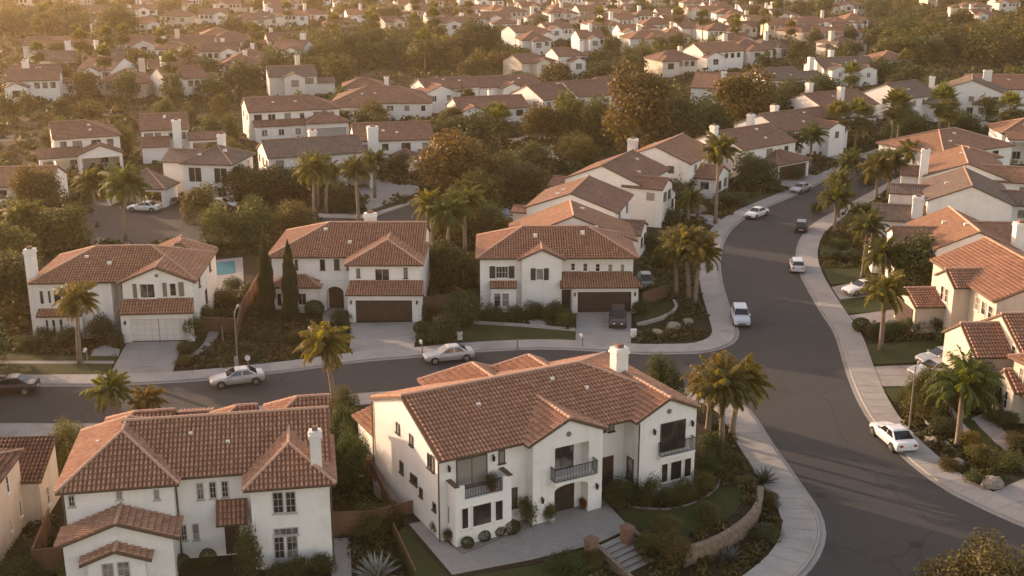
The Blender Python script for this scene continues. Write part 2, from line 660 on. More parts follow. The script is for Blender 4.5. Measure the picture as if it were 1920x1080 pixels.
area('garden_path', [(888, 603), (985, 608), (1079, 617), (1079, 621), (985, 613), (888, 607)], CONC2, z1=0.112)
area('garden_path', [(990, 600), (1020, 598), (1030, 612), (1000, 612)], CONC2, z1=0.108)
drive('driveway', [(1081, 585), (1184, 584), (1183, 643), (1079, 641)], 2)
area('lawn', [(1188, 600), (1200, 580), (1240, 560), (1262, 565), (1266, 582), (1240, 598), (1195, 612)], LAWN)
# --- right-hand lots
area('lawn', [(1544, 503), (1612, 501), (1620, 530), (1557, 533)], LAWN)
drive('driveway', [(1560, 538), (1592, 531), (1650, 551), (1575, 561)], 2)
area('lawn', [(1572, 563), (1650, 557), (1660, 583), (1588, 588)], LAWN)
drive('driveway', [(1592, 591), (1690, 578), (1745, 606), (1612, 609)], 3)
area('lawn', [(1621, 645), (1720, 640), (1770, 648), (1764, 677), (1633, 683)], LAWN)
drive('driveway', [(1635, 687), (1790, 681), (1810, 722), (1654, 724)], 3)
area('lawn', [(1656, 727), (1725, 725), (1728, 748), (1675, 752)], LAWN)
area('lawn', [(1795, 762), (1822, 772), (1862, 830), (1900, 850), (1905, 862), (1860, 850), (1812, 812)], LAWN, z1=0.12)
area('garden_path', [(1820, 785), (1856, 770), (1868, 788), (1903, 832), (1885, 845), (1836, 800), (1828, 789)], CONC2, z1=0.13)
drive('driveway', [(1852, 926), (1940, 888), (2010, 960), (1925, 972)], 3)
area('lawn', [(1536, 466), (1570, 448), (1572, 470), (1540, 484)], LAWN)
area('lawn', [(1330, 452), (1368, 462), (1334, 500), (1320, 495)], LAWN) if False else None
area('lawn', [(1390, 372), (1440, 352), (1452, 362), (1405, 384), (1385, 388)], LAWN)
area('garden_path', [(1290, 400), (1330, 402), (1360, 415), (1345, 425), (1300, 410)], CONC2)
# --- driveways and streets further off
drive('driveway', [(668, 346), (704, 336), (806, 352), (690, 396)], 3)
area('asphalt_street', [(600, 407), (690, 409), (800, 372), (840, 378), (838, 450), (590, 450)], ASPHALT, z1=0.02)
area('asphalt_street', [(165, 378), (250, 366), (360, 388), (440, 398), (440, 460), (130, 460)], ASPHALT, z1=0.02)
area('pavement', [(596, 400), (690, 402), (748, 384), (790, 368), (800, 372), (690, 409), (598, 407)], CONC, z1=0.12)
drive('driveway', [(1395, 326), (1450, 318), (1545, 330), (1480, 352)], 2)
drive('driveway', [(1545, 292), (1600, 285), (1645, 290), (1600, 306)], 2)
drive('driveway', [(1795, 232), (1835, 222), (1872, 236), (1810, 248)], 2)
drive('driveway', [(945, 262), (1010, 250), (1052, 256), (958, 272)], 2)
drive('driveway', [(988, 276), (1034, 274), (1052, 304), (1010, 306)], 1)
for q in ([(110, 74), (165, 68), (160, 74), (120, 78)], [(560, 30), (640, 26), (650, 31), (570, 35)], [(1530, 76), (1590, 73), (1592, 77), (1532, 81)], [(1790, 20), (1850, 18), (1850, 22), (1790, 24)],
          [(420, 84), (500, 80), (505, 85), (430, 89)], [(140, 44), (200, 42), (195, 47), (140, 49)], [(0, 255), (58, 252), (58, 262), (0, 266)]):
    area('asphalt_street', q, ASPHALT if q[0][1] > 30 else CONC2, z1=0.03)
area('pool_deck', [(400, 488), (455, 482), (458, 545), (402, 548)], CONC2, z1=0.06)
area('pool_deck', [(905, 396), (985, 392), (990, 412), (905, 415)], CONC2, z1=0.06)
# --- the raised corner lot of the big house
TZ = 0.9
TERR = [U(x, y, TZ) for x, y in [(758, 985), (846, 1082), (1000, 1058), (1112, 1022), (1182, 994), (1215, 1022), (1275, 1040), (1345, 1012), (1398, 972), (1419, 930), (1404, 888), (1360, 850), (1325, 800), (1100, 700), (690, 760), (735, 900)]]
g = MB()
g.prism(TERR, 0.0, TZ)
tag(g.build('terrace', SOIL), kind='structure')
area('garden_path', [(767, 982), (797, 976), (848, 1024), (868, 1039), (1000, 985), (1004, 962), (1130, 935), (1152, 958), (1182, 990), (1112, 1021), (1000, 1048), (848, 1077)], PAVER, TZ, TZ + 0.03)
area('gravel_bed', [(848, 1022), (868, 1037), (1000, 983), (1002, 962), (955, 975), (940, 986)], GRAVEL, TZ, TZ + 0.05)
area('lawn', [(1156, 957), (1190, 951), (1250, 955), (1310, 940), (1346, 915), (1380, 905), (1398, 930), (1375, 965), (1310, 998), (1270, 1015), (1210, 1004), (1184, 988)], LAWN, TZ, TZ + 0.04)
area('lawn', [(772, 996), (846, 1080), (782, 1088), (741, 1002), (760, 985)], LAWN, 0, TZ - .04)
area('lawn', [(850, 1085), (1000, 1053), (1110, 1025), (1130, 1050), (1000, 1110), (850, 1120)], LAWN, 0, TZ - .06)
area('side_yard', [(700, 905), (735, 893), (800, 935), (790, 952), (742, 942)], CONC2, 0, TZ + 0.02, base=TZ)
area('garden_path', [(620, 1010), (657, 1008), (660, 1100), (622, 1100)], CONC2)
# ================================================================= houses
def clip_col(poly, u):
    """v-range of a convex (u,v) polygon along the line u"""
    vs = []
    n = len(poly)
    for i in range(n):
        (a, b), (c, d) = poly[i], poly[(i + 1) % n]
        if (a - u) * (c - u) <= 0 and abs(a - c) > 1e-9:
            vs.append(b + (d - b) * (u - a) / (c - a))
    return (min(vs), max(vs)) if len(vs) >= 2 else None


def tile_face(mb, pts, n, cw=0.265, cl=0.40):
    """barrel tiles laid in columns up one roof slope"""
    n = n.normalized()
    h = Vector((0, 0, 1)).cross(n).normalized()
    up = n.cross(h)
    P2 = [(p.dot(h), p.dot(up)) for p in pts]
    w = pts[0].dot(n)
    u0, u1 = min(p[0] for p in P2), max(p[0] for p in P2)
    k0, k1 = math.ceil((u0 + 0.08) / cw), math.floor((u1 - 0.08) / cw)
    sec = [(-0.1, 0.0), (-0.054, 0.08), (0.054, 0.08), (0.1, 0.0)]
    for k in range(k0, k1 + 1):
        uc = (k + 0.5) * cw if (k + 0.5) * cw < u1 - 0.08 else None
        if uc is None:
            continue
        r = clip_col(P2, uc)
        if r is None or r[1] - r[0] < 0.15:
            continue
        va, vb = r
        v = va - 0.04
        while v < vb - 0.05:
            ve = min(v + cl, vb)
            j = random.uniform(-.008, .008)
            q = []
            for vv, off, sc in ((v, 0.058, 1.0), (ve - .025, -0.025, 0.64)):
                for a, b in sec:
                    q.append(h * (uc + a * sc + j) + up * vv + n * (w + b * sc + off * (1 if b > 0 else 0.3) + j * .6))
            mb.mesh(q, [(0, 1, 5, 4), (1, 2, 6, 5), (2, 3, 7, 6), (3, 2, 1, 0)])
            v = ve


GARB = m_plain('garage_groove', (.36, .33, .29), .7)


class House:
    def __init__(s, name, label, o, rot, z0=0.1, group=None, wm=None, rm=None, fine=False, cat='house', deg=True, real_tiles=None):
        s.o, s.r, s.z0 = o, math.radians(rot) if deg else rot, z0
        s.root = tag(empty(name, (o[0], o[1], z0), s.r), label, cat, group)
        s.wall = MB()
        s.wm, s.rm, s.fine = wm or STUCCO, rm or ROOF_A, fine
        s.tiles = fine if real_tiles is None else real_tiles
        s.blocks = []

    # ---- frames
    def loc(s, px, py, ax, v):
        d = ray(px, py)
        c, n = math.cos(s.r), math.sin(s.r)
        ox, oy = -s.o[0], -s.o[1]
        lo = (c * ox + n * oy, -n * ox + c * oy, CAM_H - s.z0)
        ld = (c * d[0] + n * d[1], -n * d[0] + c * d[1], d[2])
        i = 'xyz'.index(ax)
        t = (v - lo[i]) / ld[i]
        return tuple(lo[k] + ld[k] * t for k in range(3))

    def world(s, x, y, z=0):
        c, n = math.cos(s.r), math.sin(s.r)
        return (s.o[0] + c * x - n * y, s.o[1] + n * x + c * y, s.z0 + z)

    def block(s, x0, x1, y0, y1, z0, z1):
        s.wall.box(x0, x1, y0, y1, z0 - (0.1 if z0 == 0 else 0), z1)
        if z0 == 0:
            KEEPOUT.append([s.world(*p)[:2] for p in ((x0 - .3, y0 - .3), (x1 + .3, y0 - .3), (x1 + .3, y1 + .3), (x0 - .3, y1 + .3))])

    def front_open(s, x0, x1, y0, y1, z1, opens):
        poly = [(x0, -0.1)]
        for ox0, ox1, oz, arch in opens:
            if arch:
                poly.append((ox0, -0.1))
                for k in range(9):
                    t = math.pi - math.pi * k / 8
                    poly.append(((ox0 + ox1) / 2 + (ox1 - ox0) / 2 * math.cos(t), oz - arch + arch * math.sin(t)))
                poly.append((ox1, -0.1))
            else:
                poly += [(ox0, -0.1), (ox0, oz), (ox1, oz), (ox1, -0.1)]
        poly += [(x1, -0.1), (x1, z1), (x0, z1)]
        s.wall.prism_y(poly, y0, y1)
        KEEPOUT.append([s.world(*p)[:2] for p in ((x0, y0 - .3), (x1, y0 - .3), (x1, y1), (x0, y1))])

    # ---- roofs
    def roof(s, x0, x1, y0, y1, z, p=0.42, axis='x', e0='g', e1='g', oe=0.4, og=0.2, mat_=None, fillw=True, lab=None, cap=True, lift=0.22):
        rm = mat_ or s.rm
        if axis == 'x':
            a0, a1, c0, c1 = x0, x1, y0, y1
            M = lambda a, c, zz: Vector((a, c, zz))
        else:
            a0, a1, c0, c1 = y0, y1, x0, x1
            M = lambda a, c, zz: Vector((c, a, zz))
        W = c1 - c0
        zc = z + lift
        zr = zc + p * W / 2
        zo = zc - p * oe
        cm = (c0 + c1) / 2
        A0 = a0 - (oe if e0 == 'h' else og)
        A1 = a1 + (oe if e1 == 'h' else og)
        C0, C1 = c0 - oe, c1 + oe
        R0 = A0 + (W / 2 + oe) if e0 == 'h' else A0
        R1 = A1 - (W / 2 + oe) if e1 == 'h' else A1
        if R0 > R1:
            R0 = R1 = (R0 + R1) / 2
        tops = [[M(A0, C0, zo), M(A1, C0, zo), M(R1, cm, zr), M(R0, cm, zr)], [M(A1, C1, zo), M(A0, C1, zo), M(R0, cm, zr), M(R1, cm, zr)]]
        if e0 == 'h':
            tops.append([M(A0, C1, zo), M(A0, C0, zo), M(R0, cm, zr)])
        if e1 == 'h':
            tops.append([M(A1, C0, zo), M(A1, C1, zo), M(R1, cm, zr)])
        mb = MB()
        t = Vector((0, 0, 0.17))
        for f in tops:
            if (f[1] - f[0]).length < 1e-4 or (len(f) == 4 and (f[2] - f[3]).length < 1e-4):
                f = [f[0], f[1], f[2]]
            nn = (f[1] - f[0]).cross(f[2] - f[0])
            if nn.z < 0:
                f = f[::-1]
                nn = -nn
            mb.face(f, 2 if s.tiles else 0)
            mb.face([q - t for q in f][::-1], 1)
            if s.tiles:
                tile_face(mb, f, nn)
        outline = [M(A0, C0, zo), M(A1, C0, zo)] + ([M(R1, cm, zr)] if e1 != 'h' else []) + [M(A1, C1, zo), M(A0, C1, zo)] + ([M(R0, cm, zr)] if e0 != 'h' else [])
        for i in range(len(outline)):
            a, b = outline[i], outline[(i + 1) % len(outline)]
            mb.face([a - t, b - t, b, a], 1)
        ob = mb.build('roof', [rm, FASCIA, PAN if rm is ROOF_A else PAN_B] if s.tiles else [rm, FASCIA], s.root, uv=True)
        if lab:
            ob['label'] = lab
        if cap:
            cb = MB()
            lines = []
            if R1 - R0 > 0.1:
                lines.append((M(R0, cm, zr), M(R1, cm, zr)))
            if e0 == 'h':
                lines += [(M(A0, C0, zo), M(R0, cm, zr)), (M(A0, C1, zo), M(R0, cm, zr))]
            if e1 == 'h':
                lines += [(M(A1, C0, zo), M(R1, cm, zr)), (M(A1, C1, zo), M(R1, cm, zr))]
            for a, b in lines:
                a, b = a + Vector((0, 0, .05)), b + Vector((0, 0, .05))
                L = (b - a).length
                if s.tiles:
                    n = max(1, int(L / 0.4))
                    for i in range(n):
                        q0, q1 = a.lerp(b, i / n), a.lerp(b, (i + 1) / n)
                        cb.tube([q0, q1], [0.125, 0.09], 6)
                else:
                    cb.tube([a, b], 0.11, 5)
            if lines:
                cb.build('ridge_cap', RIDGE_OF.get(rm, RIDGE), ob)
        if fillw:
            for e, a in ((e0, a0), (e1, a1)):
                if e != 'h':
                    s.wall.face([M(a, c0, z), M(a, c1, z), M(a, c1, zc - .19), M(a, cm, zr - .19), M(a, c0, zc - .19)])
        return ob

    def pent(s, x0, x1, y0, y1, zl, zh, mat_=None, sl=0.0, sr=0.0, lab=None):
        """lean-to roof falling towards the front; sl/sr pull in its top corners"""
        mb = MB()
        f = [Vector((x0, y0, zl)), Vector((x1, y0, zl)), Vector((x1 - sr, y1, zh)), Vector((x0 + sl, y1, zh))]
        t = Vector((0, 0, .15))
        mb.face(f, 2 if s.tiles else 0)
        mb.face([q - t for q in f][::-1], 1)
        for i in range(4):
            a, b = f[i], f[(i + 1) % 4]
            mb.face([a - t, b - t, b, a], 1)
        if s.tiles:
            tile_face(mb, f, (f[1] - f[0]).cross(f[2] - f[0]))
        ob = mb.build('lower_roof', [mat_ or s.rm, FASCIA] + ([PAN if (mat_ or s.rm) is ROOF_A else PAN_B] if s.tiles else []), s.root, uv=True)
        if lab:
            ob['label'] = lab
        return ob

    # ---- openings
    def win(s, ax, c, u0, u1, z0, z1, nx=1, ny=1, sgn=-1, fm=None, gm=None, fw=0.06, sill=True, lab=None, name='window'):
        if u0 > u1:
            u0, u1 = u1, u0
        if z0 > z1:
            z0, z1 = z1, z0
        B = MB()
        G = MB()

        def bx(mb, a0, a1, d0, d1, b0, b1, m=0):
            d0, d1 = sorted((c + sgn * d0, c + sgn * d1))
            if ax == 'y':
                mb.box(a0, a1, d0, d1, b0, b1, m)
            else:
                mb.box(d0, d1, a0, a1, b0, b1, m)
        pr = 0.06
        bx(B, u0, u0 + fw, 0, pr, z0, z1)
        bx(B, u1 - fw, u1, 0, pr, z0, z1)
        bx(B, u0 + fw, u1 - fw, 0, pr, z1 - fw, z1)
        bx(B, u0 + fw, u1 - fw, 0, pr, z0, z0 + fw)
        if sill and s.fine:
            bx(B, u0 - .06, u1 + .06, 0, pr + .07, z0 - .07, z0)
        mw = 0.032 if s.fine else 0.06
        for i in range(1, nx):
            u = u0 + (u1 - u0) * i / nx
            bx(B, u - mw / 2, u + mw / 2, .02, .05, z0 + fw, z1 - fw)
        for i in range(1, ny):
            z = z0 + (z1 - z0) * i / ny
            bx(B, u0 + fw, u1 - fw, .022, .046, z - mw * .4, z + mw * .4)
        if s.fine:
            bx(G, u0 + fw, u1 - fw, 0, .025, z0 + fw, z1 - fw)
            w = B.build(name, fm or TRIM, s.root)
            G.build('pane', gm or (GLASS if random.random() < .6 else GLASS_B), w)
        else:
            bx(B, u0 + fw, u1 - fw, 0, .025, z0 + fw, z1 - fw, 1)
            w = B.build(name, [fm or TRIM, gm or GLASS], s.root)
        if lab:
            w['label'] = lab
        return w

    def winpx(s, ax, c, a, b, nx=1, ny=1, sgn=-1, **k):
        p, q = s.loc(*a, ax, c), s.loc(*b, ax, c)
        i = 0 if ax == 'y' else 1
        return s.win(ax, c, p[i], q[i], q[2], p[2], nx, ny, sgn, **k)

    def shutters(s, y, xc0, xc1, z0, z1, w=0.45, m=None):
        for x in (xc0 - w - .04, xc1 + .04):
            B = MB()
            B.box(x, x + w, y - .05, y, z0, z1)
            k = int((z1 - z0) / .12)
            for i in range(k):
                z = z0 + .06 + i * (z1 - z0 - .1) / k
                B.box(x + .05, x + w - .05, y - .065, y - .05, z, z + .06)
            B.build('shutter', m or SHUT, s.root)

    def garage(s, x0, x1, y, h, m=None, halves=1, ax='y', sgn=-1, rows=4):
        """sectional door with grooves, set back in its opening"""
        B = MB()
        w = (x1 - x0) / halves
        for k in range(halves):
            for r in range(rows):
                z0, z1 = h * r / rows, h * (r + 1) / rows - .025
                a0, a1 = x0 + k * w + (.04 if k else 0), x0 + (k + 1) * w - (.04 if k < halves - 1 else 0)
                cols = 4 if s.fine else 1
                for q in range(cols):
                    b0, b1 = a0 + (a1 - a0) * q / cols, a0 + (a1 - a0) * (q + 1) / cols - (.03 if s.fine else 0)
                    if ax == 'y':
                        B.box(b0, b1, y - .02, y + .05, z0, z1)
                    else:
                        B.box(y - .05, y + .02, b0, b1, z0, z1)
        if ax == 'y':
            B.box(x0, x1, y + .001, y + .06, 0, h, 1)
        else:
            B.box(y - .01, y + .05, x0, x1, 0, h, 1)
        return B.build('garage_door', [m or WOOD, GARB if m in (GARW, GARG) else DTRIM], s.root)

    def door(s, x0, x1, y, z0, z1, m=None, arch=0.0):
        B = MB()
        if arch:
            poly = [(x0, z0), (x1, z0)] + [((x0 + x1) / 2 + (x1 - x0) / 2 * math.cos(math.pi * k / 8), z1 - arch + arch * math.sin(math.pi * k / 8)) for k in range(9)]
            B.prism_y(poly, y - .06, y)
        else:
            B.box(x0, x1, y - .05, y, z0, z1)
            xm = (x0 + x1) / 2
            for a, b in ((x0 + .08, xm - .04), (xm + .04, x1 - .08)):
                B.box(a, b, y - .075, y - .05, z0 + .2, z0 + (z1 - z0) * .45)
                B.box(a, b, y - .075, y - .05, z0 + (z1 - z0) * .5, z1 - .15)
        d = B.build('door', m or WOOD, s.root)
        if s.fine:
            K = MB()
            K.box(x1 - .18, x1 - .12, y - .13, y - .076, z0 + .95, z0 + 1.15)
            K.build('handle', METAL, d)
        return d

    def chimney(s, x, y, z0, z1, w=0.75, d=None, m=None):
        d = d or w
        B = MB()
        B.box(x - w / 2, x + w / 2, y - d / 2, y + d / 2, z0, z1)
        o = B.build('chimney', m or s.wm, s.root)
        K = MB()
        e = .09
        K.box(x - w / 2 - e, x + w / 2 + e, y - d / 2 - e, y + d / 2 + e, z1 - .28, z1 - .1)
        K.box(x - w / 2 - .03, x + w / 2 + .03, y - d / 2 - .03, y + d / 2 + .03, z1 + .001, z1 + .12)
        K.box(x - w * .24, x + w * .24, y - d * .24, y + d * .24, z1 + .121, z1 + .38, 1)
        K.build('chimney_cap', [m or s.wm, BRICKM], o)
        return o

    def lamp(s, x, y, z):
        B = MB()
        B.box(x - .04, x + .04, y - .1, y, z + .1, z + .18)
        B.tube([(x, y - .16, z - .22), (x, y - .16, z + .06), (x, y - .16, z + .16)], [.07, .11, .03], 6)
        B.build('wall_lamp', METAL, s.root)

    def pipe(s, x, y, z0, z1):
        B = MB()
        B.tube([(x, y, z0), (x, y, z1)], .05, 6)
        B.build('downpipe', FASCIA, s.root)

    def vent(s, x, y, z, r=.18):
        B = MB()
        B.tube([(x, y + .01, z), (x, y - .05, z)], r, 12)
        B.build('gable_vent', [SHUTG], s.root)

    def roof_vent(s, x, y, z, w=.4):
        B = MB()
        B.box(x - w / 2, x + w / 2, y - w * .35, y + w * .35, z - .25, z + .16)
        B.build('roof_vent', TRIM, s.root)

    def railing(s, pts, h=0.95, z=0.0, parent=None):
        B = MB()
        for a, b in zip(pts[:-1], pts[1:]):
            A, Bv = Vector((*a, z)), Vector((*b, z))
            L = (Bv - A).length
            up = Vector((0, 0, h))
            B.bar(A + up, Bv + up, .05, .04)
            B.bar(A + Vector((0, 0, .08)), Bv + Vector((0, 0, .08)), .035, .03)
            n = max(1, int(L / .11))
            for i in range(n + 1):
                p = A.lerp(Bv, i / n)
                B.bar(p + Vector((0, 0, .08)), p + up, .03)
        return B.build('railing', METAL, parent or s.root)

    def done(s):
        o = s.wall.build('wall', s.wm, s.root)
        return s.root


GR_NEAR = 'white houses along the streets'
# ----------------------------------------------------------------- the big corner house
h = House('suburban_house', 'large white house with three gabled bays and iron balconies on the raised corner lot', U(826, 1015, TZ), 28, TZ, GR_NEAR, fine=True)
H1 = h
E5 = 5.6
h.block(0, 11.2, 0, 11, 0, E5)
h.block(11.2, 14.2, 1.0, 11, 0, E5)
h.block(14.2, 18.8, -0.9, 11, 0, E5)
# centre bay with arched entry and loggia
h.front_open(6.1, 11.3, -0.9, 0, 2.95, [(7.7, 10.25, 2.35, 0.35)])
h.wall.box(6.1, 7.7, -.9, 0, 2.95, E5)
h.wall.box(10.25, 11.3, -.9, 0, 2.95, E5)
h.wall.box(7.7, 10.25, -.9, 0, 5.05, E5)
# porch with roof terrace in front of the left bay
h.block(0.5, 4.4, -1.2, 0, 0, 3.1)
for x0, x1, y0, y1 in ((0.5, .72, -1.2, 0), (4.18, 4.4, -1.2, 0), (.72, 1.15, -1.2, -1.0), (3.8, 4.18, -1.2, -1.0)):
    h.wall.box(x0, x1, y0, y1, 3.1, 4.05)
for x0, x1, y0, y1 in ((0.44, .78, -1.26, 0), (4.12, 4.46, -1.26, 0)):
    cap_ = MB()
    cap_.box(x0, x1, y0, y1, 4.052, 4.12)
    cap_.build('parapet_cap', FASCIA, h.root)

h.railing([(1.15, -1.1), (3.8, -1.1)], .9, 3.1)
h.roof(0, 18.8, 0, 11, E5, .37, 'x', 'g', 'h')
h.roof(6.1, 11.3, -.9, 4.5, E5, .44, 'y', 'g', 'g', og=.15)
h.roof(14.2, 18.8, -.9, 5.5, E5, .46, 'y', 'g', 'g', og=.15)
h.roof(4.6, 9.8, 6, 12.6, E5, .60, 'y', 'g', 'h', oe=.35)
h.roof(9.4, 14.0, 6, 12.2, E5, .62, 'y', 'g', 'h', oe=.35)
h.block(4.6, 9.8, 11, 12.6, 0, E5)
h.block(9.8, 14.0, 11, 12.2, 0, E5)
h.block(0.6, 3.8, 11, 15.8, 0, 2.5)
h.roof(.6, 3.8, 11.2, 15.8, 2.5, .3, 'y', 'g', 'g')
h.chimney(16.3, 5.0, 6.4, 8.5, 1.0, .85)
for a, b, nx in (((864, 953), (879, 990), 1), ((884.5, 948), (922, 980), 1), ((927, 939), (943.5, 974), 1)):
    h.winpx('y', -1.2, a, b, nx, fm=TRIM, gm=GLASS_B)
h.winpx('x', .5, (833.5, 940), (838, 979), sgn=-1)
h.winpx('x', .5, (840.5, 946), (845, 985), sgn=-1)
h.win('y', 0, 1.15, 3.3, 3.2, 5.3, 2, 1, fm=DTRIM, gm=GLASS, name='sliding_door', sill=False)
h.win('y', 0, 4.1, 4.55, 4.4, 5.3, fm=DTRIM)
h.win('y', 0, 5.0, 5.45, 1.1, 2.5, fm=DTRIM)
for x, z in ((.62, 4.9), (3.7, 4.95)):
    h.lamp(x, 0, z)
h.win('y', 0, 7.75, 9.6, 3.0, 4.95, 2, 1, fm=DTRIM, name='balcony_door', sill=False)
h.door(7.9, 9.7, -.001, 0, 2.2, m_two('dark_entry_wood', (.024, .017, .013), (.038, .027, .021), 1.5, .6, .3, .1))
bal = MB()
bal.box(7.35, 10.6, -1.55, -.9, 2.72, 2.9)
bal = bal.build('balcony', h.wm, h.root)
h.railing([(7.4, -.9), (7.4, -1.5), (10.55, -1.5), (10.55, -.9)], .95, 2.9, bal)
h.lamp(6.75, -.9, 1.7)
h.lamp(10.85, -.9, 1.75)
h.vent(8.7, -.9, 5.85)
h.win('y', 1.0, 12.35, 12.75, 4.5, 5.4, fm=DTRIM)
h.win('y', 1.0, 12.95, 13.4, 4.4, 5.4, fm=DTRIM)
h.door(12.5, 13.4, 1.0, 0, 2.6)
h.win('x', 14.2, -.3, .5, 1.0, 2.6, fm=DTRIM)
h.win('y', -.9, 15.85, 17.9, 3.0, 5.1, 3, 1, fm=DTRIM, gm=GLASS_B, name='balcony_door', sill=False)
bal = MB()
bal.box(15.7, 18.5, -1.35, -.9, 2.68, 2.82)
bal = bal.build('balcony', h.wm, h.root)
h.railing([(15.75, -.9), (15.75, -1.3), (18.45, -1.3), (18.45, -.9)], .95, 2.82, bal)
for a, b in ((16.0, 16.6), (16.75, 17.75), (17.9, 18.55)):
    h.win('y', -.9, a, b, .7, 2.15, gm=GLASS_B)
h.lamp(15.3, -.9, 4.7)
h.lamp(18.4, -.9, 4.7)
h.vent(16.5, -.9, 5.9)
for q in ((4.4, 3.4, 7.1), (10.5, 4.4, 7.45), (12.4, 3.0, 6.95)):
    h.roof_vent(*q, .26)
h.pipe(14.1, -.98, 0, 5.5)
h.pipe(-.08, -.06, 0, 5.5)
h.pipe(-.08, 11.0, 0, 5.5)
for a, b in (((743, 790), (750, 815)), ((768, 812), (775, 838)), ((802, 848), (808, 880)), ((809, 852), (815, 886)), ((750, 862), (757, 890)), ((770, 885), (776, 906)), ((777, 890), (783, 912)), ((787, 912), (793, 934)), ((812, 940), (818, 960))):
    h.winpx('x', 0, a, b, fm=DTRIM)
h.done()

# ----------------------------------------------------------------- the front-left house
h = House('suburban_house', 'white house with hipped roof and two stacked small gables over its front, beside the agave', (-26.1, 63.6), 10, 0.1, GR_NEAR, fine=True)
H2 = h
h.block(-.6, 5.7, 0, 8.5, 0, 5.6)
h.block(5.7, 10.3, .8, 8.5, 0, 5.6)
h.block(10.3, 15.0, -1.4, 8.5, 0, 5.5)
h.block(-.5, 5.7, -2.2, 0, 0, 3.0)
h.block(.9, 4.15, -3.0, -2.2, 0, 2.15)
h.roof(2.5, 15.0, .8, 8.5, 5.6, .52, 'x', 'g', 'g')
h.roof(-.6, 5.7, 0, 8.5, 5.6, .62, 'y', 'h', 'h')
h.roof(10.3, 15.0, -1.4, 5.5, 5.5, .6, 'y', 'h', 'g')
h.roof(-.5, 5.7, -2.2, 0, 3.0, .36, 'y', 'g', 'g', og=.3)
h.roof(.9, 4.15, -3.0, -2.2, 2.15, .38, 'y', 'g', 'g', og=.28)
h.roof(.5, 5.0, 6, 10.2, 5.6, .56, 'x', 'h', 'g', oe=.1)
h.block(.5, 5.0, 8.5, 10.2, 0, 5.6)
h.roof(7.4, 10.4, 6, 9.6, 5.75, .62, 'x', 'h', 'g', oe=.1)
h.block(7.4, 10.4, 8.5, 9.6, 0, 5.75)
h.roof(11.0, 15.2, 6, 10.4, 5.75, .60, 'x', 'h', 'g', oe=.1)
h.block(11.0, 15.2, 8.5, 10.4, 0, 5.75)
h.block(5.1, 7.3, 8.5, 11.5, 0, 5.3)
h.roof(5.1, 7.3, 8.5, 11.5, 5.3, .3, 'x', 'g', 'g', oe=.1)
h.pent(8.05, 9.95, -.35, .8, 2.6, 3.75)
h.chimney(14.3, -.3, 5.4, 8.3, .68, .6)
for a, b in (((127, 929), (142, 949.5)), ((217, 921), (230.5, 936)), ((287.5, 917.5), (300, 936))):
    h.winpx('y', 0, a, b, 2, 2, fm=GTRIM)
for a, b in (((367.5, 906), (383.5, 936)), ((391, 903.5), (407, 933.5)), ((414, 902), (429.5, 931.5)), ((337.5, 984), (352, 1013)), ((360, 982), (375, 1011.5))):
    h.winpx('y', .8, a, b, 2, 3, gm=GLASS, fm=GTRIM)
h.winpx('y', -1.4, (510, 923), (533, 961), 2, 3, gm=GLASS, fm=GTRIM)
h.winpx('y', -1.4, (534, 922), (556, 960), 2, 3, gm=GLASS, fm=GTRIM)
h.winpx('y', -1.4, (512.5, 1003), (535, 1046), 2, 3, gm=GLASS, fm=GTRIM)
h.winpx('y', -1.4, (536, 1002), (560, 1045), 2, 3, gm=GLASS, fm=GTRIM)
h.winpx('y', -1.4, (513, 991), (560, 1001), 4, 1, gm=GLASS, fm=GTRIM)
h.winpx('y', -3.0, (190, 1057), (216, 1092), 2, 3, gm=GLASS, fm=GTRIM)
h.winpx('y', -3.0, (219, 1054), (246, 1089), 2, 3, gm=GLASS, fm=GTRIM)
h.door(8.45, 9.35, .8, 0, 2.2)
for q in ((6.6, 3.4, 7.15), (8.9, 2.6, 6.75), (.9, 4.0, 6.75)):
    h.roof_vent(*q, .26)
h.pipe(-.68, -.05, 0, 5.2)
h.pipe(15.08, -1.3, 0, 5.2)
h.pipe(5.78, .72, 0, 5.1)
h.done()

# ----------------------------------------------------------------- second row, left to right
h = House('suburban_house', 'white house with a tall chimney at its left end and a white double garage door', (-45.5, 106.5), 4, 0.1, GR_NEAR, fine=True)
H3 = h
h.block(-.1, 7.1, 1.0, 10.6, 0, 5.6)
h.block(7.1, 8.3, 3, 10.6, 0, 5.6)
h.block(8.3, 14.9, .5, 13.2, 0, 5.5)
h.block(.2, 4.3, .2, 1.0, 0, 2.5)
h.front_open(8.2, 14.95, -.8, .5, 2.9, [(9.0, 14.3, 2.3, 0)])
h.garage(9.0, 14.3, -.5, 2.3, GARW, 2)
h.roof(-.1, 14.9, 1.0, 10.6, 5.6, .42, 'x', 'h', 'h')
h.roof(8.3, 14.9, .5, 12.5, 5.5, .42, 'y', 'g', 'g', og=.3)
h.roof(9.5, 14.6, 9, 13.2, 5.5, .62, 'y', 'g', 'h')
h.pent(7.9, 15.2, -1.15, .5, 2.95, 3.95, sl=.5, sr=.3)
h.pent(.1, 4.4, -.1, 1.0, 2.55, 3.0)
h.chimney(-.5, 2.2, 0, 8.5, .9, .9)
for a, b in (((72.6, 544.4), (84.4, 570.5)), ((88, 544.4), (98, 569)), ((99, 544), (117, 568.5))):
    h.winpx('y', 1.0, a, b, 1, 1)
for a, b in (((84.4, 599), (94.2, 627)), ((96.3, 598.7), (107, 626.5)), ((110, 598), (121, 624))):
    h.winpx('y', .2, a, b, 1, 2)
h.winpx('y', 3.0, (211, 531), (217, 544))
h.winpx('y', 3.0, (225, 531), (234, 543))
h.winpx('y', .5, (261, 532), (292, 558.5), 2, 1)
h.winpx('y', .5, (317, 530.5), (332, 555), 1, 1)
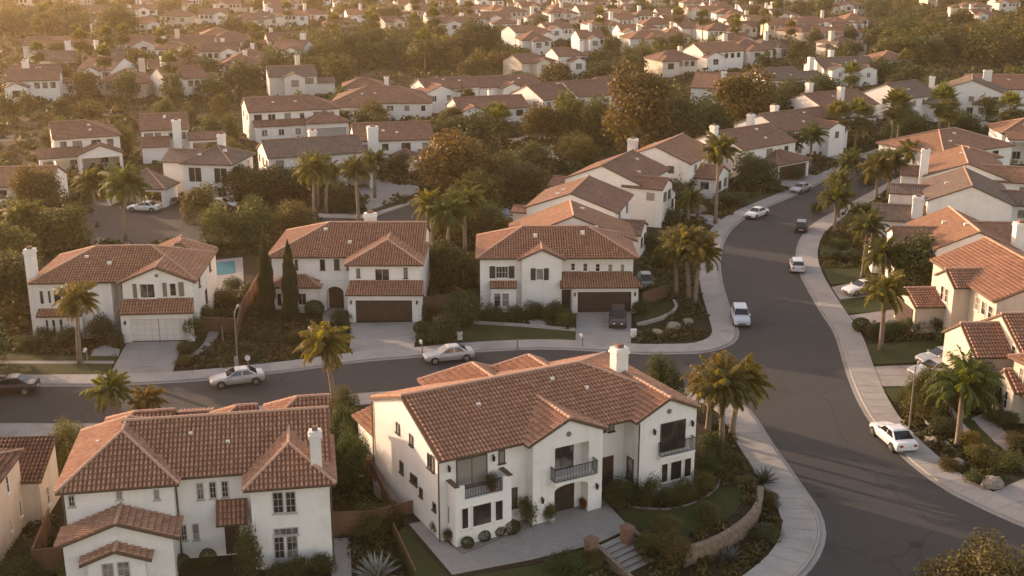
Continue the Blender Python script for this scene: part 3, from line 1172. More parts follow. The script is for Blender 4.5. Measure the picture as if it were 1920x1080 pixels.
for a, b in (((248, 532), (258, 558.7)), ((304, 530), (314, 556)), ((334, 529), (346, 555))):
    p, q = h.loc(*a, 'y', .5), h.loc(*b, 'y', .5)
    B = MB()
    B.box(p[0], q[0], .44, .5, q[2], p[2])
    B.build('shutter', SHUTG, h.root)
for a, b in (((391, 490), (395, 506)), ((371, 515), (375, 536)), ((384, 545), (389, 565))):
    h.winpx('x', 14.9, a, b, sgn=1, fm=DTRIM)
for q in ((4.2, 4.2, 7.2), (6.6, 3.2, 6.8)):
    h.roof_vent(*q)
h.lamp(8.6, -.8, 2.0)
h.lamp(14.62, -.8, 2.0)
h.vent(11.6, .5, 6.2)
h.done()

h = House('suburban_house', 'white house with arched entry, brown double garage door and two cypresses before it', (-25, 117), 0, 0.1, GR_NEAR, fine=True)
H4 = h
h.block(.1, 8.5, .3, 11, 0, 5.55)
h.block(8.5, 15.7, -2.6, 11, 0, 5.5)
h.block(.2, 5.0, -1.2, .3, 0, 2.75)
h.front_open(5.0, 8.6, -.5, .3, 3.0, [(5.75, 7.55, 2.55, .75)])
h.front_open(8.5, 15.9, -4.4, -2.6, 2.85, [(9.25, 14.95, 2.25, 0)])
h.garage(9.25, 14.95, -4.1, 2.25, WOOD, 1)
h.door(5.9, 7.4, .29, 0, 2.4)
h.roof(.1, 15.7, .3, 11, 5.55, .40, 'x', 'h', 'g')
h.roof(8.5, 15.7, -2.6, 5.6, 5.5, .40, 'y', 'h', 'g')
h.roof(.2, 5.0, -1.2, 4.0, 2.75, .42, 'y', 'h', 'g', fillw=False)
h.pent(8.3, 16.2, -4.8, -2.6, 2.95, 3.85, sl=.3, sr=.2)
h.chimney(9.6, 7.5, 6.8, 8.4, 1.3, .8)
for a, b in (((552.5, 487), (559, 505)), ((599.7, 486.4), (610, 505.8)), ((626, 485.5), (637, 505.5)), ((649, 485.5), (656, 505.5))):
    h.winpx('y', .3, a, b, fm=DTRIM)
h.winpx('y', -2.6, (668, 503.6), (675.5, 520), fm=DTRIM)
h.winpx('y', -2.6, (702.5, 503.6), (730.8, 526.4), 2, 1)
h.winpx('y', -2.6, (756.7, 502), (764.4, 521.7), fm=DTRIM)
h.winpx('y', -1.2, (518.6, 549.4), (529.4, 574))
h.winpx('y', -1.2, (558, 549.4), (575.5, 572), 2, 1)
for q in ((5.2, 4.4, 7.45), (8.0, 2.2, 6.6), (10.2, 8.0, 6.9)):
    h.roof_vent(*q)
h.lamp(8.85, -4.4, 2.1)
h.lamp(15.45, -4.4, 2.1)
h.done()

h = House('suburban_house', 'white house with shuttered windows, five small windows in a row and dark car on drive', (-3, 116.5), 1, 0.1, GR_NEAR, fine=True)
H5 = h
h.block(-.3, 4.0, .3, 9, 0, 5.55)
h.block(4.0, 8.1, -.4, 9, 0, 5.5)
h.block(8.1, 15.6, 1.0, 9, 0, 5.55)
h.block(.8, 3.4, -.5, .3, 0, 2.6)
h.front_open(9.2, 16.0, -1.0, 1.0, 2.8, [(9.75, 15.3, 2.2, 0)])
h.block(8.1, 9.2, .2, 1.0, 0, 2.8)
h.door(8.2, 9.1, .2, 0, 2.1)
h.garage(9.75, 15.3, -.7, 2.2, WOOD, 1)
h.roof(-.3, 15.6, .3, 9.3, 5.55, .44, 'x', 'h', 'h')
h.roof(4.0, 8.1, -.4, 5, 5.5, .45, 'y', 'g', 'g')
h.pent(7.9, 16.4, -1.5, 1.0, 2.85, 3.85, sl=.1, sr=1.0)
h.pent(.7, 3.5, -.75, .3, 2.65, 3.1)
h.winpx('y', .3, (929.5, 499), (953, 521.5), 4, 2)
w_ = h.loc(929.5, 499, 'y', .3), h.loc(953, 521.5, 'y', .3)
h.shutters(.3, w_[0][0], w_[1][0], w_[1][2], w_[0][2], .6)
h.winpx('y', -.4, (1005, 503), (1019, 525), 1, 1)
w_ = h.loc(1005, 503, 'y', -.4), h.loc(1019, 525, 'y', -.4)
h.shutters(-.4, w_[0][0], w_[1][0], w_[1][2], w_[0][2], .5)
for a, b in (((1070.5, 493), (1078.5, 507)), ((1093, 493.5), (1101.6, 508.7)), ((1116.4, 494), (1125, 509)), ((1139.9, 494.8), (1148.7, 509.6)), ((1163, 494.8), (1171, 510.5))):
    h.winpx('y', 1.0, a, b, 1, 2)
h.winpx('y', -.5, (926, 549), (939, 575), 1, 2)
h.winpx('y', -.5, (941, 549), (955, 575), 1, 2)
for q in ((5.5, 3.2, 7.2), (10.5, 3.6, 7.4), (12.2, 6.6, 7.2)):
    h.roof_vent(*q)
h.lamp(9.45, -1.0, 2.0)
h.lamp(15.65, -1.0, 2.0)
h.done()
# ----------------------------------------------------------------- houses further off
GR_MID = 'houses of the middle distance'


def mid(label, A, B, ez=5.4, depth=10, roof='gx', rm=None, wm=None, p=.4, wings=(), nf=(3, 2), nl=0, nr=0, chim=(), W=None, rot=None, fine=False, tiles=False, group=GR_MID, name='suburban_house', lower=True, big=0):
    a, b = Vector(U(*A, ez + .25)), Vector(U(*B, ez + .25))
    d = b - a
    r = math.atan2(d.y, d.x) if rot is None else math.radians(rot)
    W = W or d.length
    h = House(name, label, (a.x, a.y), r, 0.05, group, wm, rm or ROOF_B, fine, deg=False, real_tiles=tiles)
    h.W = W
    h.block(0, W, 0, depth, 0, ez)
    if roof == 'gx':
        h.roof(0, W, 0, depth, ez, p, 'x', 'g', 'g')
    elif roof == 'hx':
        h.roof(0, W, 0, depth, ez, p, 'x', 'h', 'h')
    elif roof == 'ghx':
        h.roof(0, W, 0, depth, ez, p, 'x', 'g', 'h')
    elif roof == 'gy':
        h.roof(0, W, 0, depth, ez, p, 'y', 'g', 'g')
    elif roof == 'hy':
        h.roof(0, W, 0, depth, ez, p, 'y', 'h', 'h')
    two = ez > 4.4
    if nf:
        for k in range(nf[0]):
            xc = W * (k + .5) / nf[0] + random.uniform(-.3, .3)
            w = big or random.choice((.5, .6, .75))
            zt = ez - .5 if roof != 'gy' else ez - .4
            h.win('y', 0, xc - w, xc + w, zt - (2.2 if big else 1.25), zt, 2 if w > .6 else 1, 1, fm=random.choice((TRIM, DTRIM)))
        if two and lower:
            for k in range(nf[1]):
                xc = W * (k + .5) / nf[1] + random.uniform(-.3, .3)
                h.win('y', 0, xc - .7, xc + .7, .8, 2.2, 2, 1)
    if r < -.12 and not nr:
        nr = 2
    if r > .3 and not nl:
        nl = 2
    for k in range(nl):
        yc = depth * (k + .5) / nl
        h.win('x', 0, yc - .5, yc + .5, ez - 1.8, ez - .6, sgn=-1, fm=DTRIM)
    for k in range(nr):
        yc = depth * (k + .5) / nr
        h.win('x', W, yc - .5, yc + .5, ez - 1.8, ez - .6, sgn=1, fm=DTRIM)
    for w in wings:
        k, x0, x1, pr, z = w[:5]
        opt = w[5] if len(w) > 5 else ''
        x0, x1 = x0 * W, x1 * W
        if k in 'ghs':
            if 'G' in opt:
                h.front_open(x0, x1, -pr, 0, z, [(x0 + .5, x1 - .5, min(2.3, z - .3), 0)])
                h.garage(x0 + .5, x1 - .5, -pr + .3, min(2.3, z - .3), GARG if 'g' in opt else WOOD)
            elif 'P' in opt:          # open porch or carport on piers
                h.front_open(x0, x1, -pr, -pr + .4, z, [(x0 + .5, x1 - .5, z - .5, 0)])
                h.wall.box(x0, x0 + .35, -pr + .4, 0, -.1, z)
                h.wall.box(x1 - .35, x1, -pr + .4, 0, -.1, z)
            else:
                h.block(x0, x1, -pr, 0, 0, z)
                if 'n' not in opt:
                    n = max(1, int((x1 - x0) / 2.6))
                    for q in range(n):
                        xc = x0 + (x1 - x0) * (q + .5) / n
                        h.win('y', -pr, xc - .55, xc + .55, z - 1.9, z - .6, 2, 1)
            if k == 's':
                h.pent(x0 - .3, x1 + .3, -pr - .35, 0, z + .05, z + .05 + (pr + .35) * .36)
                if 'P' not in opt:
                    h.wall.face([(x0, -pr, z), (x0, 0, z + pr * .3), (x0, 0, z)])
                    h.wall.face([(x1, -pr, z), (x1, 0, z), (x1, 0, z + pr * .3)])
            else:
                h.roof(x0, x1, -pr, (x1 - x0) / 2 if z > ez - 1 else 0, z, p, 'y', k, 'g')
        elif k in 'LR':      # side wing; x0/x1 are read as depth fractions
            y0, y1 = w[1] * depth, w[2] * depth
            if k == 'L':
                h.block(-pr, 0, y0, y1, 0, z)
                h.roof(-pr, (y1 - y0) / 2 if z > ez - 1 else 0, y0, y1, z, p, 'x', 'h' if 'h' in opt else 'g', 'g')
                if 'n' not in opt:
                    h.win('x', -pr, (y0 + y1) / 2 - .6, (y0 + y1) / 2 + .6, z - 1.7, z - .5, 2, 1, sgn=-1)
            else:
                h.block(W, W + pr, y0, y1, 0, z)
                h.roof(W - ((y1 - y0) / 2 if z > ez - 1 else 0), W + pr, y0, y1, z, p, 'x', 'g', 'h' if 'h' in opt else 'g')
                h.win('y', y0, W + pr * .3, W + pr * .7, z - 1.7, z - .5, 1, 1)
                for q in (.28, .72):
                    yc = y0 + (y1 - y0) * q
                    h.win('x', W + pr, yc - .6, yc + .6, z - 1.9, z - .6, 2, 1, sgn=1, fm=DTRIM)
    for _ in range(random.choice((0, 1, 2, 2))):
        if roof in ('gx', 'hx', 'ghx'):
            u, v = random.uniform(.25, .75) * W, random.uniform(.15, .42) * depth
            h.roof_vent(u, v, ez + .22 + p * v, .5)
        elif roof == 'gy':
            u, v = random.uniform(.1, .9) * W, random.uniform(.2, .8) * depth
            h.roof_vent(u, v, ez + .22 + p * min(u, W - u), .5)
    for c in chim:
        h.chimney(c[0] * W, c[1] * depth, c[2] if len(c) > 4 else 0.0, c[3] if len(c) > 4 else c[2], c[4] if len(c) > 4 else (c[3] if len(c) > 3 else .9))
    h.done()
    BLOCKED.append((*h.world(W / 2, depth / 2)[:2], math.hypot(W, depth) / 2 * .8))
    return h


# --- behind the second row and up the curving street, left side
mid('white house under a broad terracotta gable roof, directly behind the shuttered-window house', (960, 449), (1190, 455), 5.4, 8, 'gy', ROOF_A2, rot=0, p=.40, nf=(0, 0))
mid('white gable-ended house with round vent, dark side window and brown roof, next up the street', (988, 387), (1153, 398), 5.5, 11, 'gy', ROOF_B, p=.36, nf=(2, 0), lower=False,
    wings=(('R', .02, .5, 3.0, 2.9), ('L', .75, .95, 4.0, 3.0, 'n')), rot=-15)
mid('white house with second-floor porch and two dark porch windows, brown roof', (1060, 333), (1180, 352), 5.5, 13, 'gy', ROOF_B, p=.40, nf=(1, 0), lower=False, rot=-24,
    wings=(('R', .0, .35, 3.2, 5.2), ('R', .36, .75, 2.2, 2.8), ('L', .5, .8, 5.0, 3.0, 'n')))
mid('pale house with rosy-brown gable roof and low chimney block at its left', (1165, 295), (1262, 314), 5.4, 13, 'gy', ROOF_A2, p=.4, nf=(2, 0), lower=False, rot=-26, chim=((-.08, .55, 7.2, 1.3), (1.02, .75, 8.2, 1.0)), wings=(('R', .2, .7, 3.5, 3.0),))
mid('white house with two tall chimneys, long mauve-brown roof and dark garage door behind tall palm', (1393, 279), (1468, 261), 5.2, 11, 'gx', ROOF_B, p=.38, nf=(3, 1), rot=40, W=13.5, nl=1, chim=((-.05, .5, 8.4, 1.0), (.88, .75, 8.8, 1.0)), wings=(('h', .35, .95, 3.4, 2.7, 'G'),))
mid('long house with pinkish gable end and broad mauve-brown roof below two chimneys', (1472, 246), (1556, 226), 5.0, 12, 'gx', ROOF_B, p=.38, rot=36, W=17, nl=1, chim=((.3, .6, 8.4, 1.1),), wings=(('g', .55, .8, 2.0, 5.0),))
mid('house with a pair of white chimneys rising through a low mauve roof among palms', (1545, 202), (1630, 197), 4.6, 12, 'gx', ROOF_B, p=.36, W=15, rot=30, chim=((.25, .7, 8.6, 1.2), (.45, .2, 8.2, 1.1)), wings=(('g', .3, .6, 2.5, 3.6),))
mid('white house with lit blank gable end and slate-brown roof, behind tall fan palm', (1705, 183), (1748, 179), 5.0, 12, 'gx', ROOF_C, rot=38, W=11, nl=1, chim=(), wings=(('g', .5, .9, 3, 3.6),))
mid('white house with tall chimney in front of its brown gable, middle of the right-hand row', (1752, 172), (1830, 170), 5.0, 12, 'gy', ROOF_C, p=.38, rot=-20, W=15, nf=(3, 1), chim=((-.05, .3, 8.0, 1.2), (.7, .9, 9.0, 1.2)), wings=(('h', .55, .95, 3, 3.2),))
mid('white house with orange-brown roof and a large chimney, at the upper right edge', (1825, 165), (1930, 170), 4.8, 12, 'gx', ROOF_A2, W=20, rot=-4, nf=(4, 2), chim=((.15, .05, 8.8, 1.5),))
# --- right side of the curving street, far to near
mid('pale house with portico of two square piers, seen over terracotta roofs at the right edge', (1880, 248), (1940, 246), 5.2, 9, 'hx', ROOF_A2, rot=-8, W=11, wings=(('s', .05, .55, 2.5, 4.6, 'P'),))
mid('house under spreading rosy terracotta roofs behind a slim white chimney', (1770, 288), (1890, 262), 4.6, 13, 'hx', ROOF_A2, rot=32, W=17, p=.36, nf=(2, 1), wings=(('h', .1, .5, 4, 4.0),), chim=())
mid('long terracotta-roofed house with lit orange slope and slim white chimney at its left corner', (1735, 328), (1890, 335), 5.2, 15, 'gy', ROOF_A2, p=.36, rot=-17, nf=(0, 0), chim=((-.02, .05, 8.8, 1.1),), wings=(('R', .0, .5, 5, 5.0), ('L', .3, .6, 3, 4.4, 'n')))
mid('white gable-ended house with tan and grey-brown slopes and three small gable windows', (1742, 374), (1899, 384), 5.5, 13, 'gy', ROOF_C, p=.42, rot=-16, nf=(0, 0), lower=False, wings=(('L', .05, .5, 6.5, 2.6, 'n'), ('L', .5, .75, 4.5, 5.0, 'n'), ('R', .3, .7, 4, 4.8)), chim=((-.12, .12, 5.6, 1.3), (-.32, .62, 5.4, 1.0)))
mid('house with bright orange roof, hooded side gable and a white chimney at its near corner', (1757, 464), (1866, 452), 5.3, 12, 'gy', ROOF_A2, p=.44, rot=-5, W=8.4, nf=(0, 0), wings=(('L', .35, .75, 3.2, 4.9, 'n'), ('L', .78, 1.0, 4.5, 3.0, 'n'), ('R', .35, .95, 6, 4.8)), chim=((1.05, .1, 8.0, 1.3),))
h = House('suburban_house', 'cream house with side garage facing the street and wide terracotta roof, behind clipped dark shrubs', (44.1, 101.9), 3, 0.1, GR_NEAR, STUCCO_C, ROOF_A, True)
h.block(0, 10.4, 0, 14.5, 0, 5.4)
h.roof(0, 10.4, 0, 14.5, 5.4, .40, 'y', 'g', 'g')
h.block(-1.6, 0, 5.6, 9.6, 0, 5.2)
h.roof(-1.6, 2.5, 5.6, 9.6, 5.2, .5, 'x', 'g', 'g')
gx = h.loc(1744, 604, 'z', 0), h.loc(1716, 578, 'z', 0)
h.block(-4.4, -1.4, 7.4, 12.6, 0, 2.7)
h.roof(-4.4, -1.4, 7.4, 12.6, 2.7, .35, 'x', 'g', 'g', og=.25)
h.garage(7.9, 12.1, -4.42, 2.25, WOOD, 1, ax='x')
h.win('x', -1.6, 6.7, 7.4, 3.2, 4.6, 1, 2, gm=GLASS_B)
h.win('x', -1.6, 7.7, 8.4, 3.2, 4.6, 1, 2, gm=GLASS_B)
for y in (1.0, 2.4, 3.8):
    h.win('x', 0, y - .45, y + .45, 3.4, 4.7, 1, 2)
h.win('y', 0, 4, 5.4, 3.2, 4.5, 2, 1)
h.done()
h = House('suburban_house', 'cream house with street-facing gables, tall paired windows and small arched door', (38.2, 91.3), 3, 0.1, GR_NEAR, STUCCO_C, ROOF_A, True)
h.block(0, 3.2, 0, 6, 0, 4.0)
h.roof(0, 3.4, 0, 6, 4.0, .55, 'x', 'g', 'g', og=.15)
h.block(3.2, 14, -1.4, 6.5, 0, 4.6)
h.roof(3.2, 14, -1.4, 6.5, 4.6, .5, 'x', 'g', 'g', og=.15)
h.block(1.3, 4.2, -4.6, -1.4, 0, 2.7)
h.roof(1.3, 4.2, -4.6, -1.2, 2.7, .55, 'x', 'g', 'g', og=.15)
h.win('x', 1.3, -3.9, -3.3, .8, 2.3, 1, 2)
h.win('x', 1.3, -2.9, -2.3, .8, 2.3, 1, 2)
h.win('x', 3.2, -.5, .2, 4.0, 4.9, 1, 2)
h.win('x', 0, 2.2, 3.4, 1.0, 2.4, 2, 2)
h.door(2.7, 3.7, -4.6, 0, 2.2, WOOD, .5)
h.done()
A_ = U(1889, 780)
h = House('suburban_house', 'cream house cut by the right edge, with tall windows over a double garage door', A_, -72, 0.1, GR_NEAR, STUCCO_C, ROOF_A, True)
h.front_open(0, 9, -.01, 2, 4.9, [(1.6, 5.2, 2.2, 0)])
h.garage(1.6, 5.2, .25, 2.2, WOOD, 2)
h.block(0, 9, 2, 9, 0, 4.9)
h.roof(0, 9, 0, 9, 4.9, .36, 'y', 'h', 'g')
h.win('y', -.01, .7, 1.25, 3.1, 4.4, 1, 2)
h.win('y', -.01, 1.6, 2.2, 3.1, 4.4, 1, 2)
h.win('y', -.01, 4, 5, 3.1, 4.4, 2, 2)
h.pent(1.2, 5.6, -.5, -.01, 2.45, 2.7)
h.done()
# --- cut by the left edge, nearest row
h = House('suburban_house', 'cream house cut by the left edge, steep brown lean-to roof at its back', U(0, 1060), 5, 0.1, GR_NEAR, STUCCO_C, ROOF_B, True)
h.block(-9, 0, -7, 5.4, 0, 4.9)
h.roof(-9, 0, -7, 5.4, 4.9, .2, 'y', 'h', 'h', oe=.3)
h.block(-2.5, 1.1, 5.4, 9.4, 0, 2.9)
h.wall.face([(1.1, 5.4, 2.9), (1.1, 9.4, 2.9), (1.1, 9.4, 4.2)])
h.wall.face([(-2.5, 9.4, 2.9), (-2.5, 9.4, 4.2), (1.1, 9.4, 4.2), (1.1, 9.4, 2.9)])
h.pent(-2.6, 1.3, 5.2, 9.5, 3.0, 4.4)
h.win('x', 0, 2.6, 3.1, 3.4, 4.6, 1, 2, sgn=1)
h.win('x', 0, .4, .9, 2.6, 3.8, 1, 2, sgn=1)
h.win('x', 0, 4.3, 4.7, .9, 2.1, 1, 1, sgn=1)
h.win('x', 0, 2.4, 2.7, .9, 1.7, 1, 1, sgn=1)
h.win('x', 1.1, 6.5, 7.0, .6, 1.9, 1, 2, sgn=1)
h.done()

# --- middle distance, left half
mid('two-storey white house with a low gabled porch roof in front, at the far left', (100, 259), (208, 249), 5.3, 10, 'ghx', ROOF_B, rot=24, W=10.5, nf=(4, 2), wings=(('s', -.25, .35, 3.0, 2.7, 'P'), ('g', .32, .98, 4.0, 2.9, 'P')))
mid('white house with four dark windows over a lean-to roof, carport on piers beside', (264, 243), (312, 234), 5.2, 10, 'gx', ROOF_B, rot=16, W=8, nf=(4, 2), nl=1, wings=(('s', .0, .55, 3.2, 2.8, 'n'), ('s', 1.0, 1.75, 2.5, 3.6, 'P')), chim=((.75, -.05, 6.8, 1.5),))
mid('white house whose end wall has two big dark windows, with a hipped carport before it', (342, 304), (424, 319), 5.6, 9, 'hx', ROOF_C, rot=-8, W=7.4, nf=(2, 2), big=1.0, wings=(('L', .35, 1.0, 4.5, 5.2), ('h', -1.35, -.15, 4.5, 2.7, 'P')), chim=((.4, .9, 8.6, 1.0),))
mid('wide two-storey white house with a long mauve roof and pale grey garage door', (466, 209), (606, 199), 5.4, 10, 'ghx', ROOF_B, rot=20, W=17.5, nf=(6, 2), nl=2, wings=(('s', .05, .6, 2.2, 2.9), ('h', .6, 1.05, 4.2, 3.3, 'Gg')))
mid('white house with grey-brown roof, lit gable end and a stubby white chimney', (503, 294), (642, 276), 5.2, 9, 'gx', ROOF_C, rot=22, W=15, nf=(4, 2), nl=3, wings=(('h', .72, 1.02, 3.5, 2.9, 'P'),), chim=((.56, .75, 7.9, 1.2),))
mid('white house with mauve roof and a broad chimney standing on its front wall', (666, 263), (795, 261), 5.3, 10, 'gx', ROOF_B, rot=12, W=13, nf=(4, 2), nl=2, wings=(('h', .45, .8, 3.0, 2.8), ('s', .82, 1.1, 2, 2.8)), chim=((.22, -.03, 7.6, 1.7),))
mid('low pale house under a very wide brown hipped roof, half hidden by a tree', (622, 192), (816, 208), 3.6, 14, 'hx', ROOF_B, rot=2, W=21, p=.36, nf=(6, 0), wings=(('h', .0, .35, 3, 3.2),))
mid('small white cube house with brown hipped roof above the wide hipped roof', (644, 163), (702, 158), 4.6, 8, 'hx', ROOF_B, rot=8, W=9.5, nf=(2, 1), nl=1, chim=((1.05, .5, 6.4, 1.0),))
mid('white house with two lit front gables and a mauve roof, left of the palm pair', (862, 205), (968, 196), 3.8, 9, 'gx', ROOF_B, rot=20, W=15, nf=(4, 0), nl=2, wings=(('g', .0, .32, 2.0, 3.6),), chim=((.6, .8, 6.6, .9),))
mid('white house with angled wings and mauve gables beyond the wide hipped roof', (800, 167), (872, 156), 4.8, 9, 'gx', ROOF_B, rot=28, W=13, nf=(3, 1), nl=1, wings=(('g', -.1, .45, 3.0, 4.4),))
mid('long white house with mauve roof stepping down towards the middle', (900, 163), (978, 152), 4.4, 9, 'gx', ROOF_B, rot=26, W=16, nf=(4, 0), nl=1, wings=(('g', .3, .6, 2.5, 4.2),))
mid('white house with a round gable window and lit end wall, below the dark hedge', (1018, 186), (1072, 179), 5.2, 12, 'gx', ROOF_B, rot=34, W=10, nf=(3, 1), nl=2, chim=((.8, .5, 7.6, 1.4),))
mid('white house with four small dark windows joined to the round-windowed house', (1084, 180), (1140, 172), 5.4, 12, 'gx', ROOF_B, rot=30, W=11, nf=(4, 2), nl=0, chim=())
mid('white house with slim roof wings beyond the four-windowed house, left of the great tree', (1142, 168), (1215, 156), 5.0, 11, 'gx', ROOF_B, rot=30, W=13, nf=(3, 1), wings=(('g', .55, .95, 2.5, 4.8),))
mid('pink-lit low house with slender chimney between the two great brown trees', (1296, 162), (1372, 170), 5.0, 13, 'gx', ROOF_B, rot=-18, W=13, nf=(0, 0), lower=False, chim=((.55, .05, 8.6, 1.1),))
mid('white house with slate-brown roof and blank pale slope beside it', (1440, 150), (1500, 146), 4.6, 11, 'gx', ROOF_C, rot=22, W=11, nf=(3, 1), nl=1, wings=(('R', .1, .9, 7, 3.8),))
mid('white house with dark roof and stepped white gables below the right-hand grove', (1545, 128), (1640, 122), 4.6, 11, 'gx', ROOF_C, rot=14, W=16, nf=(3, 1), nl=1, wings=(('g', .05, .35, 3, 4.6), ('g', .6, .9, 2, 4.2)), chim=((-.1, .4, 7.2, 1.3), (.45, .9, 8.4, 1.2)))
mid('small white house with one dark window at the edge of the right-hand grove', (1648, 112), (1700, 108), 4.2, 10, 'hx', ROOF_A2, rot=10, W=10, nf=(1, 1))
mid('white house with brown roof at the left edge, near a dark grove', (15, 142), (75, 132), 5.0, 10, 'gx', ROOF_B, rot=18, W=12, nf=(4, 2), nl=1, wings=(('s', .55, 1.3, 2, 3.2),), chim=((.35, .3, 8.6, 1.3),))
mid('white house with brown roof cut by the left edge, below the dry lot', (-30, 348), (35, 344), 3.6, 9, 'gx', ROOF_A2, rot=6, W=9, nf=(2, 0))

FAR = []


def far(band, items):
    for it in items:
        FAR.append((band, it))


far('scattered row beside the dark tree belt', [(235, 182, 13, 10, 3.6, 'h', 'B'), (330, 158, 15, 20, 4.0, 'g', 'B'), (455, 148, 13, 15, 3.6, 'h', 'B'), (250, 108, 17, 12, 4.2, 'g', 'B'), (360, 110, 16, 5, 4.6, 'g', 'B'), (440, 102, 18, 24, 4.2, 'h', 'B'), (540, 98, 15, 18, 4.0, 'g', 'B'),
    (640, 62, 16, 10, 3.8, 'h', 'B'), (745, 60, 12, 30, 4.2, 'g', 'B'), (1010, 150, 13, 35, 4.8, 'g', 'B'), (1075, 138, 11, 20, 5.0, 'g', 'B'), (1270, 142, 14, 18, 4.4, 'h', 'B'), (1355, 132, 17, 28, 5.4, 'g', 'A'), (1410, 122, 15, 12, 4.6, 'h', 'B')])
far('cluster beyond the great brown tree', [(1000, 88, 17, 30, 5.2, 'g', 'A'), (1050, 80, 13, 25, 5.2, 'g', 'B'), (1110, 100, 10, 12, 5.0, 'g', 'B'), (1135, 72, 15, 15, 5.2, 'h', 'B'), (1160, 60, 14, 20, 5.0, 'g', 'A'), (1195, 86, 14, 12, 5.0, 'g', 'A'), (1225, 104, 19, 14, 5.6, 'h', 'A'), (1235, 70, 15, 8, 5.0, 'h', 'B'), (1270, 60, 12, 20, 4.8, 'g', 'B'),
    (1310, 78, 17, 22, 5.0, 'g', 'B'), (1355, 84, 14, 15, 5.2, 'h', 'B'), (1395, 76, 12, 12, 5.0, 'g', 'B'), (1430, 64, 16, 6, 5.0, 'g', 'A'), (1470, 72, 15, 6, 5.2, 'g', 'A'), (1520, 68, 18, -4, 5.2, 'h', 'B'), (1565, 66, 13, -8, 5.0, 'h', 'B'), (1605, 58, 11, 5, 4.6, 'h', 'A')])
far('hazy row near the top edge', [(60, 40, 15, 10, 4.2, 'g', 'B'), (115, 62, 13, 14, 4.0, 'h', 'B'), (190, 38, 16, 8, 4.4, 'g', 'B'), (270, 36, 14, 16, 4.6, 'g', 'B'), (330, 50, 15, 5, 4.6, 'h', 'B'), (400, 46, 14, 12, 4.6, 'g', 'B'), (470, 56, 15, 14, 4.4, 'h', 'B'), (520, 34, 15, 10, 4.4, 'g', 'B'), (590, 44, 13, 18, 4.2, 'h', 'B'), (765, 26, 14, 14, 4.8, 'g', 'A'),
    (800, 38, 15, 8, 4.6, 'h', 'B'), (850, 66, 14, 10, 4.8, 'g', 'B'), (885, 58, 13, 16, 5.0, 'h', 'B'), (930, 56, 14, 6, 5.0, 'g', 'B'), (960, 42, 16, 12, 4.8, 'h', 'B'), (1000, 32, 14, 20, 5.0, 'g', 'B'), (1060, 34, 17, 10, 5.0, 'h', 'A'), (1110, 40, 14, 14, 4.8, 'g', 'B'), (1180, 34, 13, 8, 4.6, 'h', 'B'), (1255, 44, 12, 12, 4.6, 'g', 'B'),
    (1320, 40, 16, 12, 5.0, 'g', 'A'), (1370, 46, 15, 4, 4.8, 'h', 'B'), (1415, 38, 14, 10, 4.8, 'g', 'B'), (1460, 46, 14, 2, 4.8, 'h', 'A')])
far('last row along the top edge', [(30, 14, 16, 8, 4.6, 'h', 'B'), (110, 20, 15, 12, 4.6, 'g', 'B'), (230, 18, 15, 10, 4.6, 'g', 'B'), (330, 22, 16, 4, 4.6, 'h', 'B'), (430, 24, 14, 14, 4.6, 'g', 'B'), (560, 16, 15, 8, 4.6, 'h', 'B'), (650, 20, 15, 12, 4.6, 'g', 'B'), (720, 10, 14, 6, 4.6, 'g', 'A'), (920, 18, 16, 10, 4.8, 'g', 'B'), (985, 16, 14, 4, 4.8, 'h', 'B'), (1070, 14, 15, 12, 4.8, 'g', 'B'),
    (1165, 10, 16, 6, 4.8, 'h', 'A'), (1240, 16, 14, 10, 4.8, 'g', 'B'), (1330, 12, 15, 4, 4.8, 'h', 'B'), (1450, 16, 14, 8, 4.8, 'g', 'B'), (1560, 14, 16, 4, 4.8, 'h', 'B'), (1600, 28, 15, 6, 4.8, 'g', 'B'), (1760, 16, 15, 6, 4.8, 'g', 'B'), (1830, 30, 17, 4, 4.8, 'h', 'B'), (1890, 22, 15, 10, 4.8, 'g', 'A'), (1780, 62, 14, 8, 4.4, 'h', 'B'), (1850, 46, 13, 12, 4.2, 'g', 'B')])
_r = random.Random(21)


def near_far(x, y, w):
    return any(abs(x - U(i[0], i[1])[0]) < (w + i[2]) * .55 and abs(y - U(i[0], i[1])[1]) < 13 for _b, i in FAR)


for band, n, x0, x1, y0, y1 in (('hazy row near the top edge', 16, 40, 960, 30, 66), ('hazy row near the top edge', 12, 960, 1480, 30, 56), ('cluster beyond the great brown tree', 9, 980, 1620, 58, 108), ('last row along the top edge', 22, 150, 1640, 6, 26), ('scattered row beside the dark tree belt', 14, 20, 560, 84, 195)):
    t = 0
    while n and t < 400:
        t += 1
        px, py = _r.uniform(x0, x1), _r.uniform(y0, y1)
        w_ = _r.uniform(10.5, 14)
        x, y = U(px, py)
        if near_far(x, y, w_) or any((x - a) ** 2 + (y - b) ** 2 < (q + w_ * .5) ** 2 for a, b, q in BLOCKED):
            continue
        far(band, [(px, py, w_, _r.choice((-14, 4, 10, 16, 26, 34)), _r.uniform(3.4, 5.2), _r.choice('gh'), _r.choice('BBABC'))])
        n -= 1
by_band = {}
for b, it in FAR:
    by_band.setdefault(b, []).append(it)
